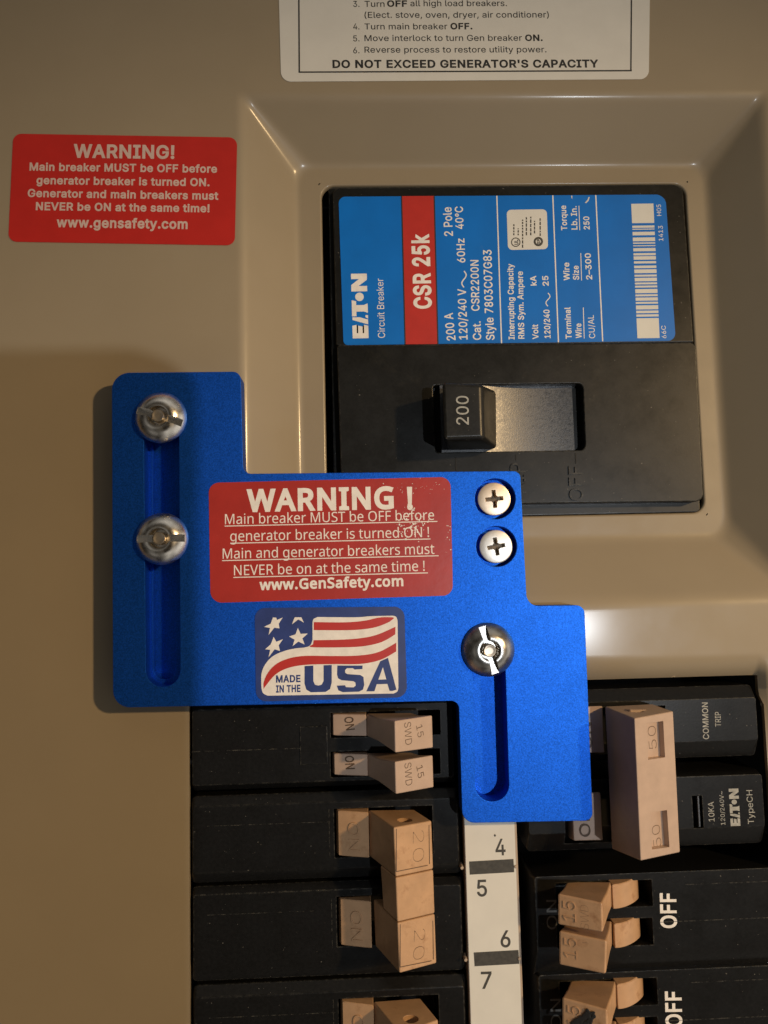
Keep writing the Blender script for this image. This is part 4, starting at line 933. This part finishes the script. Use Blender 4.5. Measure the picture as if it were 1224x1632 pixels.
# --- right column, tandem with two 15 levers, and the next one below
def tandem_right():
    root = empty('tandem_breaker', 'black twin circuit breaker with two whole tan 15 SWD levers beside white OFF lettering', 'circuit breaker', P(1010, 1465, -1.5), 'branch circuit breakers')
    x = 1000
    b = breaker_body(XR0 + .05, XR1 + 1.2, Y(x, 1386, -.2), Y(x, 1392), Y(x, 1513), Y(x, 1550, -.3), z_out=-0.2,
                     slots=[(X(886, 1430), X(1040, 1430), Y(960, 1447), Y(960, 1405)), (X(888, 1490), X(1041, 1490), Y(960, 1509), Y(960, 1466))])
    link('body', b, M['black'], root, smooth=30)
    for k, (fr, rx, ry) in enumerate(((((889, 1424), (960, 1439), (961, 1487), (889, 1474)), (974, 1019.6), (1405, 1444)),
                      (((891, 1483), (967, 1499), (965.5, 1553.5), (891, 1538)), (977, 1022.5), (1467, 1506)))):
        r = rocker(X(rx[1], ry[0], -.1), -0.12, X(rx[0], ry[0], .22), 0.26, Y(rx[0], ry[1], .1), Y(rx[0], ry[0], .1), M['tan'], root, lean=-1)
        h, q = lever('lever', fr, 0.84, 1.30, [(903, ry[0]), (975, ry[0]), (976, ry[1]), (903, ry[1] - 2)], (-0.1, 0.12, 0.12, -0.1), M['tan'], root, bev=0.045)
        n = face_normal(q); o = q[0]
        g = lambda dx, dy: PP(fr[0][0] + dx, fr[0][1] + dy, o, n)
        text3('15', g(29, 46), g(28, 14), 18 / 68, n, M['tan'], h, bold=-.01, lift=0.0, thick=0.014, name='moulded_text')
        text3('SWD', g(50, 58), g(49, 20), 12 / 68, n, M['engrave'], h, bold=-.025, lift=0.002, name='moulded_text')
        text3('15', g(28.5, 47), g(27.5, 15), 18 / 68, n, M['engrave'], h, bold=-.03, lift=0.0142, name='moulded_text')
    T = lambda s, x0, y0, x1, y1, c, m, b=.0: text(s, (x0, y0), (x1, y1), c, 0, m, root, bold=b, lift=0.004)
    for ya in (1466, 1408):
        link('seam', bevel(box('seam', X(1052 if ya > 1450 else 1092, ya), XR1 + 1.1, Y(1140, ya + .8), Y(1140, ya - .8), -0.02, 0.004), 0.002, 1), M['black'], root)
    T('OFF', 1078, 1479, 1076.5, 1423, 24, M['white_ink'], .022); T('ON', 888, 1481, 887, 1434, 16, M['dim_ink'])
    return root
tr_ = tandem_right()
offR = P(1023.7, 1562, .1) - P(1021, 1404.5, .1); offR.x = 0.0; offR.z = 0
lowR = dup(tr_, offR, 'lowest right twin breaker, a black smear on its tan lever')

# black smear on the cut-off lever
def smear():
    fr = ((892.6, 1595), (963.5, 1610), (965, 1662), (893, 1648))
    q = [P(*fr[0], .84), P(*fr[1], 1.30), P(*fr[2], 1.30), P(*fr[3], .84)]
    n = face_normal(q); o = q[0]
    lev = [c for c in lowR.children if c.name.startswith('lever')][0]
    bm = bmesh.new()
    for x0_, y0_, x1_, y1_, r0_ in ((908, 1640, 938, 1612, .055), (914, 1650, 946, 1618, .045), (925, 1624, 931, 1652, .04), (936, 1611, 944, 1640, .035), (912, 1634, 948, 1612, .03)):
        for k in range(16):
            t = k / 15
            c = PP(x0_ + (x1_ - x0_) * t + random.gauss(0, .8), y0_ + (y1_ - y0_) * t + 2.5 * math.sin(t * 6 + x0_), o, n) + n * 0.002
            r = r0_ * random.uniform(.7, 1.2)
            mtx = Matrix.Translation(c) @ n.to_track_quat('Z', 'Y').to_matrix().to_4x4() @ Matrix.Diagonal((r, r, .007, 1))
            bmesh.ops.create_icosphere(bm, subdivisions=2, radius=1, matrix=mtx)
    me = bpy.data.meshes.new('black_smear'); bm.to_mesh(me); bm.free()
    me.transform(Matrix.Translation(-lowR.location))
    ob = bpy.data.objects.new('black_smear', me); C.objects.link(ob); me.materials.append(M['black_ink'])
    ob.parent = lev
    ob['kind'] = 'stuff'
    finish(me, 60)
smear()

# ------------------------------------------------------------------ number strip between the two columns
def strip():
    root = empty('number_strip', 'cream paper circuit number strip between the two breaker columns', 'label strip', P(790, 1470, 0))
    z = 0.05
    rail = [P(738, 1200, 0.0), P(823, 1200, 0.0), P(845, 1830, 0.0), P(757, 1830, 0.0)]
    x0t, x0b = X(734, 1330, .1), X(749, 1632, .1)
    xa = P(741, 1330, z).x; xb = P(822.5, 1330, z).x
    me = hexa('rail', [Vector((xa - 0.02, Y(780, 1296), z)), Vector((xb + 0.02, Y(780, 1296), z)), Vector((xb + .02, -15, z)), Vector((xa - .02, -15, z))],
              [Vector((xa - .04, Y(780, 1296), -1.5)), Vector((xb + .06, Y(780, 1296), -1.5)), Vector((xb + .06, -15, -1.5)), Vector((xa - .04, -15, -1.5))])
    rail_ = link('rail', bevel(me, .02, 2), M['cream_plastic'], root, smooth=35)
    for y, x in ((1384, 736.5), (1531, 742.5)):
        c = P(x, y, 0.1)
        link('rail_bump', bevel(cylinder('rail_bump', (c.x, c.y), .048, .036, -.2, .09, 16), .015, 2), M['cream_plastic'], rail_, smooth=40)
        c = P(x + 86, y - 2, 0.1)
        link('rail_bump', bevel(cylinder('rail_bump', (c.x, c.y), .048, .036, -.2, .09, 16), .015, 2), M['cream_plastic'], rail_, smooth=40)
    pap = link('paper_strip', box('paper_strip', xa + 0.0, xb - 0.03, -14.8, Y(780, 1297), z + .002, z + .012), M['cream'], root)
    zz = z + .014
    for q in (((747.7, 1373), (818.3, 1369), (819.5, 1390), (748.7, 1394)), ((755, 1518), (826.3, 1514), (827.5, 1536), (756.5, 1540))):
        ink('black_bar', list(q), zz, M['bar_ink'], pap)
    for s, xx, x2, yb in (('4', 790, 806, 1363), ('5', 760.5, 776.5, 1428.5), ('6', 798, 814, 1509.5), ('7', 767, 784, 1575.5)):
        text(s, (xx, yb), (x2, yb - .6), 24, zz - .002, M['bar_ink'], pap, bold=.012)
    ink('ink_dot', [(787, 1331), (789, 1329), (790.5, 1332), (788.5, 1334)], zz, M['bar_ink'], pap)
strip()

# ------------------------------------------------------------------ blue interlock plate
ZT = 0.60
def plate():
    root = empty('interlock_plate', 'blue anodised sliding interlock plate with two long slots and stickers', 'interlock plate', P(560, 940, 0.06))
    out = pxloop([(178, 594), (383.5, 592), (387.5, 755), (829, 750.5), (840, 965.5), (931.5, 964.5), (945, 1308), (737, 1312), (731, 1117), (180, 1128)], ZT,
                 [27, 13, 13, 11, 18, 13, 12, 19, 12, 26], 10)
    sl = pxloop([(229, 655), (285, 655), (287.5, 1094), (232.5, 1095)], ZT, [26, 26, 27, 27], 12)
    sr = pxloop([(752, 1020), (804, 1020), (812, 1276.5), (758, 1278)], ZT, [24, 24, 25, 25], 12)
    circ = lambda c, r: [(c[0] + r * math.cos(2 * PI * k / 48), c[1] + r * math.sin(2 * PI * k / 48)) for k in range(48)]
    h1 = pxloop(circ((789.2, 795), 32.5), ZT); h2 = pxloop(circ((791.3, 870.8), 32.5), ZT)
    me = flat_shape('plate', [out, sl, sr, h1, h2], 0.08, ZT, 0.012, 1)
    pl = link('plate', me, M['blue'], root, smooth=35)
    # floors of the counterbores
    for c, z0 in (((789.2, 795), .16), ((791.3, 870.8), .16)):
        q = P(*c, ZT)
        link('counterbore', cylinder('counterbore', (q.x, q.y), .50, .50, .09, .30, 48), M['blue'], root, smooth=35)
    # backing bars that show through the slots
    bb_ = flat_shape('backing_bar', [pxloop([(200, 640), (330, 640), (330, 1110), (205, 1110)], .07, 10)], 0.01, 0.07, .005, 1)
    link('backing_bar', bb_, M['blue'], root)
    bb2 = flat_shape('backing_bar', [pxloop([(742, 1000), (822, 1000), (832, 1290), (752, 1290)], .07, 10)], 0.012, 0.072, .005, 1)
    link('backing_bar', bb2, M['blue'], root)
    # liner ledge of the left slot
    inn = pxloop([(241, 668), (277, 668), (279, 1083), (243, 1084)], .3, [17] * 4, 10)
    outr = pxloop([(229, 655), (287, 655), (289, 1096), (231, 1097)], .3, [27] * 4, 10)
    link('slot_ledge', flat_shape('slot_ledge', [outr, inn], .09, .22, .01, 1), M['blue'], root, smooth=35)
    # cross-head screws
    for (cx, cy), mt, lb, rot in (((787.8, 795.2), 'nickel_warm', 'yellowish cross-head screw, upper of the two in the plate', 10), ((790.8, 871), 'nickel', 'silver cross-head screw, lower of the two in the plate', 14)):
        c = P(cx, cy, .5)
        hd = lathe('screw', (c.x, c.y), [(.12, .30), (.33, .44), (.365, .475), (.362, .488), (.34, .497), (.25, .507), (.12, .512)], 64)
        a = math.radians(rot - 6)
        cut = []
        for q in (0, PI / 2):
            b_ = hexa('x', [Vector((-.26, -.058, .2)), Vector((.26, -.058, .2)), Vector((.26, .058, .2)), Vector((-.26, .058, .2))],
                      [Vector((-.15, -.036, -.16)), Vector((.15, -.036, -.16)), Vector((.15, .036, -.16)), Vector((-.15, .036, -.16))])
            b_.transform(Matrix.Translation((c.x, c.y, .505)) @ Matrix.Rotation(a + q, 4, 'Z'))
            cut.append(b_)
        k = lathe('k', (0, 0), [(.03, -.14), (.09, 0), (.10, .2)], 16)
        k.transform(Matrix.Translation((c.x, c.y, .505)) @ Matrix.Rotation(a, 4, 'Z')); cut.append(k)
        me = boolean(hd, cut)
        s = link('screw', me, M[mt], root, smooth=35, label=lb)
        link('screw_recess', cylinder('screw_recess', (c.x, c.y), .20, .20, .30, .365, 20), M['brown_recess'], s)
    # red sticker
    z = ZT + .002
    st = sticker('warning_sticker', [(332.5, 769.5), (718, 760), (722, 949), (335.5, 961)], z, .010, M['red_worn'], root, [16, 16, 16, 18], 'red warning sticker with a scuffed corner')
    zz = z + .0105
    for s, a, b, c, bo in (('WARNING', (393, 814.5), (628, 809.5), 33, .035), ('!', (649, 810.5), (658, 810.3), 33, .035), ('Main breaker MUST be OFF before', (358.6, 835.5), (692, 828.5), 16, 0),
                       ('generator breaker is turned ON !', (367, 862.5), (684, 855.8), 16, 0), ('Main and generator breakers must', (355, 890.5), (692.5, 882.7), 16, 0),
                       ('NEVER be on at the same time !', (373, 917), (677, 909.8), 16, 0), ('www.GenSafety.com', (413.5, 940), (643, 933.5), 15.5, .03)):
        text(s, a, b, c, zz - .003, M['white_ink'], st, bold=bo, font='open')
    for a, b in (((358, 838.5), (697, 831)), ((367, 865.8), (686, 859)), ((354, 893.5), (699, 885.7)), ((372, 920.3), (682, 913))):
        line(a, b, 1.5, zz, M['white_ink'], st, 'underline')
    # rubbed-off flecks
    bm = bmesh.new()
    def fleck(cx, cy, r, zf):
        n = random.randint(4, 6); a0 = random.random() * 6
        vs = []
        for k in range(n):
            rr_ = r * random.uniform(.4, 1.2); a = a0 + 2 * PI * k / n
            p = P(cx + rr_ * math.cos(a) * random.uniform(.6, 1.4), cy + rr_ * math.sin(a), zf); vs.append(bm.verts.new(p))
        bm.faces.new(vs)
    for k in range(75):
        fleck(random.gauss(655, 13), random.gauss(838, 13), random.uniform(.5, 1.9), zz + .004 + k * 1e-5)
    for k in range(12):
        fleck(random.gauss(714, 3), random.uniform(835, 880), random.uniform(.4, 1.6), zz + .004 + k * 1e-5)
    for k in range(26):
        fleck(random.uniform(600, 712), random.gauss(776, 6), random.uniform(.3, .9), zz + .004 + k * 1e-5)
    bmesh.ops.recalc_face_normals(bm, faces=bm.faces[:])
    me = bpy.data.meshes.new('scuff_flecks'); bm.to_mesh(me); bm.free()
    o = link('scuff_flecks', me, M['white_ink'], st); o['kind'] = 'stuff'
    # flag sticker
    def c4(pts): return [(400 + x / 4.708, 960 + y / 4.708) for x, y in pts]
    fs = sticker('flag_sticker', c4([(28, 42), (1150, 32), (1172, 712), (38, 745)]), z, .010, M['navy'], root, 16, 'navy sticker with stars, waving stripes and MADE IN THE USA')
    def cat(pts, n=6):
        return pts
    def smooth_path(pts, seg=5):
        out = []
        for i in range(len(pts) - 1):
            p0 = Vector(pts[max(i - 1, 0)]); p1 = Vector(pts[i]); p2 = Vector(pts[i + 1]); p3 = Vector(pts[min(i + 2, len(pts) - 1)])
            for k in range(seg):
                t = k / seg
                out.append(0.5 * ((2 * p1) + (-p0 + p2) * t + (2 * p0 - 5 * p1 + 4 * p2 - p3) * t * t + (-p0 + 3 * p1 - 3 * p2 + p3) * t ** 3))
        out.append(Vector(pts[-1])); return out
    wh = smooth_path([(78, 620), (80, 530), (112, 458), (170, 400), (260, 362), (340, 345), (405, 338), (445, 322), (462, 280)]) + \
         smooth_path([(462, 150), (470, 125), (500, 110)]) + smooth_path([(500, 110), (780, 112), (900, 104), (1065, 100)]) + smooth_path([(1065, 100), (1090, 110), (1100, 140)]) + \
         smooth_path([(1106, 640), (1098, 668), (1070, 684)]) + smooth_path([(125, 700), (92, 682), (80, 650)])
    ink('white_field', c4(wh), zz, M['white_ink'], fs)
    z2 = zz + .003
    s1 = smooth_path([(472, 148), (700, 150), (850, 138), (950, 116), (1010, 111), (1068, 113)]) + smooth_path([(1072, 120), (1030, 150), (940, 185), (830, 203), (700, 209), (472, 208)])
    s2 = smooth_path([(471, 284), (700, 279), (850, 265), (960, 238), (1084, 183)]) + smooth_path([(1083, 240), (980, 298), (850, 328), (700, 337), (455, 336), (466, 315)])
    s3 = smooth_path([(93, 610), (120, 540), (180, 470), (270, 425), (400, 402), (640, 403), (820, 398), (960, 372), (1090, 303)]) + \
         smooth_path([(1090, 368), (970, 432), (820, 462), (640, 463), (420, 468), (280, 492), (180, 545), (95, 648)])
    for s_ in (s1, s2, s3):
        ink('red_stripe', c4(s_), z2 + .002, M['label_red'], fs)
    U = [(402, 478), (468, 474), (468, 590), (480, 618), (505, 624), (530, 618), (545, 590), (545, 472), (606, 470), (606, 600), (594, 650), (560, 672), (450, 675), (416, 655), (402, 610)]
    Sx = [(838, 474), (836, 500), (778, 504), (765, 494), (720, 494), (706, 508), (708, 528), (722, 538), (820, 545), (844, 560), (850, 620), (840, 655), (810, 670), (690, 674), (656, 660), (644, 625), (706, 622), (712, 636), (770, 638), (786, 625), (784, 602), (770, 592), (680, 584), (654, 570), (646, 540), (648, 474)]
    Ao = [(865, 668), (970, 442), (1028, 416), (1088, 640), (1092, 655), (1062, 665), (1040, 664), (1024, 612), (944, 614), (926, 667)]
    Ai = [(956, 580), (990, 486), (1016, 578)]
    for lp in ([U], [Sx], [Ao, Ai]):
        me = flat_shape('printed_letter', [pxloop(c4(l), z2) for l in lp], z2, z2 + .0015)
        link('printed_letter', me, M['navy'], fs)
    text('MADE', c4([(188, 600)])[0], c4([(372, 596)])[0], 10.2, z2 - .002, M['navy'], fs, bold=.03)
    text('IN THE', c4([(188, 675)])[0], c4([(372, 670)])[0], 10.2, z2 - .002, M['navy'], fs, bold=.03)
    def star(cx, cy, r, rot, lean=0):
        pts = []
        for k in range(10):
            a = math.radians(rot + 36 * k); q = r if k % 2 == 0 else r * .36
            pts.append((cx + q * math.sin(a), cy - q * math.cos(a) * (1 + lean)))
        return pts
    st1 = [(165, 113), (190, 115), (195, 132), (238, 114), (208, 160), (214, 195), (175, 190), (132, 245), (143, 192), (98, 184), (148, 160)]
    st4 = [(170, 258), (190, 296), (240, 276), (208, 322), (218, 364), (178, 352), (132, 412), (144, 356), (106, 352), (148, 316)]
    st2 = [(328, 112), (378, 112), (397, 152), (355, 128), (308, 164)]
    st3 = [(352, 192), (372, 236), (426, 234), (386, 270), (402, 316), (356, 294), (312, 328), (328, 280), (286, 256), (334, 240)]
    for s_ in (st1, st2, st3, st4):
        ink('white_star', c4(s_), zz, M['white_ink'], fs)
plate()

# ------------------------------------------------------------------ slotted round-head bolts
def bolt(px, py, r, ang, label, mat, z0=ZT + .004, hgt=.29):
    c = P(px, py, z0 + .12)
    R_ = r / F * (D - z0 - .1)
    root = empty('slotted_bolt', label, 'bolt', (c.x, c.y, z0), 'round slotted bolts holding the blue plate')
    pr = [(R_ * .80, z0), (R_ * .97, z0 + .01), (R_, z0 + .035), (R_ * .985, z0 + .06)]
    for k in range(1, 9):
        t = k / 8
        rr_ = R_ * (.985 - .56 * t)
        pr.append((rr_, z0 + .06 + (hgt - .06) * math.sin(t * PI / 2) ** 0.85))
    pr += [(R_ * .38, z0 + hgt - .005), (R_ * .35, z0 + hgt - .05), (R_ * .33, z0 + .10)]
    me = lathe('head', (c.x, c.y), pr, 72)
    b = box('s', -R_ * .90, R_ * .90, -R_ * .14, R_ * .14, z0 + hgt - .17, z0 + 1)
    b.transform(Matrix.Translation((c.x, c.y, 0)) @ Matrix.Rotation(math.radians(ang), 4, 'Z'))
    me = boolean(me, [b])
    h = link('head', me, mat, root, smooth=30, wn=False)
    pin = lathe('pin', (c.x, c.y), [(R_ * .24, z0 + .05), (R_ * .24, z0 + hgt - .02), (R_ * .21, z0 + hgt), (R_ * .15, z0 + hgt - .004), (R_ * .10, z0 + hgt - .014)], 40)
    link('pin', pin, M['steel_pin'], root, smooth=40)
    link('shank', cylinder('shank', (c.x, c.y), .2, .2, .0, z0 + .02, 24), M['steel'], root, smooth=40)
bolt(254.5, 664.5, 41.5, -17, 'round slotted steel bolt at the top of the left slot', M['steel'])
bolt(256.5, 858.5, 41.5, 0, 'round slotted steel bolt halfway down the left slot', M['steel'])
bolt(779, 1036, 42.5, -76, 'dark round slotted steel bolt at the top of the right slot', M['steel_dark'])

# ------------------------------------------------------------------ the phone that takes the picture; its shadow lies over the lower left
def phone():
    root = empty('mobile_phone', 'black phone held out of view in front of the panel, shading its lower left', 'phone', (-2.9, -6.6, D + .06))
    x1, y1 = 3.64, 2.12
    lp = round_poly([(x1 - 7.8, y1 - 15.8), (x1, y1 - 15.8), (x1, y1), (x1 - 7.8, y1)], 0.75, 8)
    link('case', flat_shape('case', [lp], D + .06, D + .95, .12, 2), M['phone'], root, smooth=35)
phone()
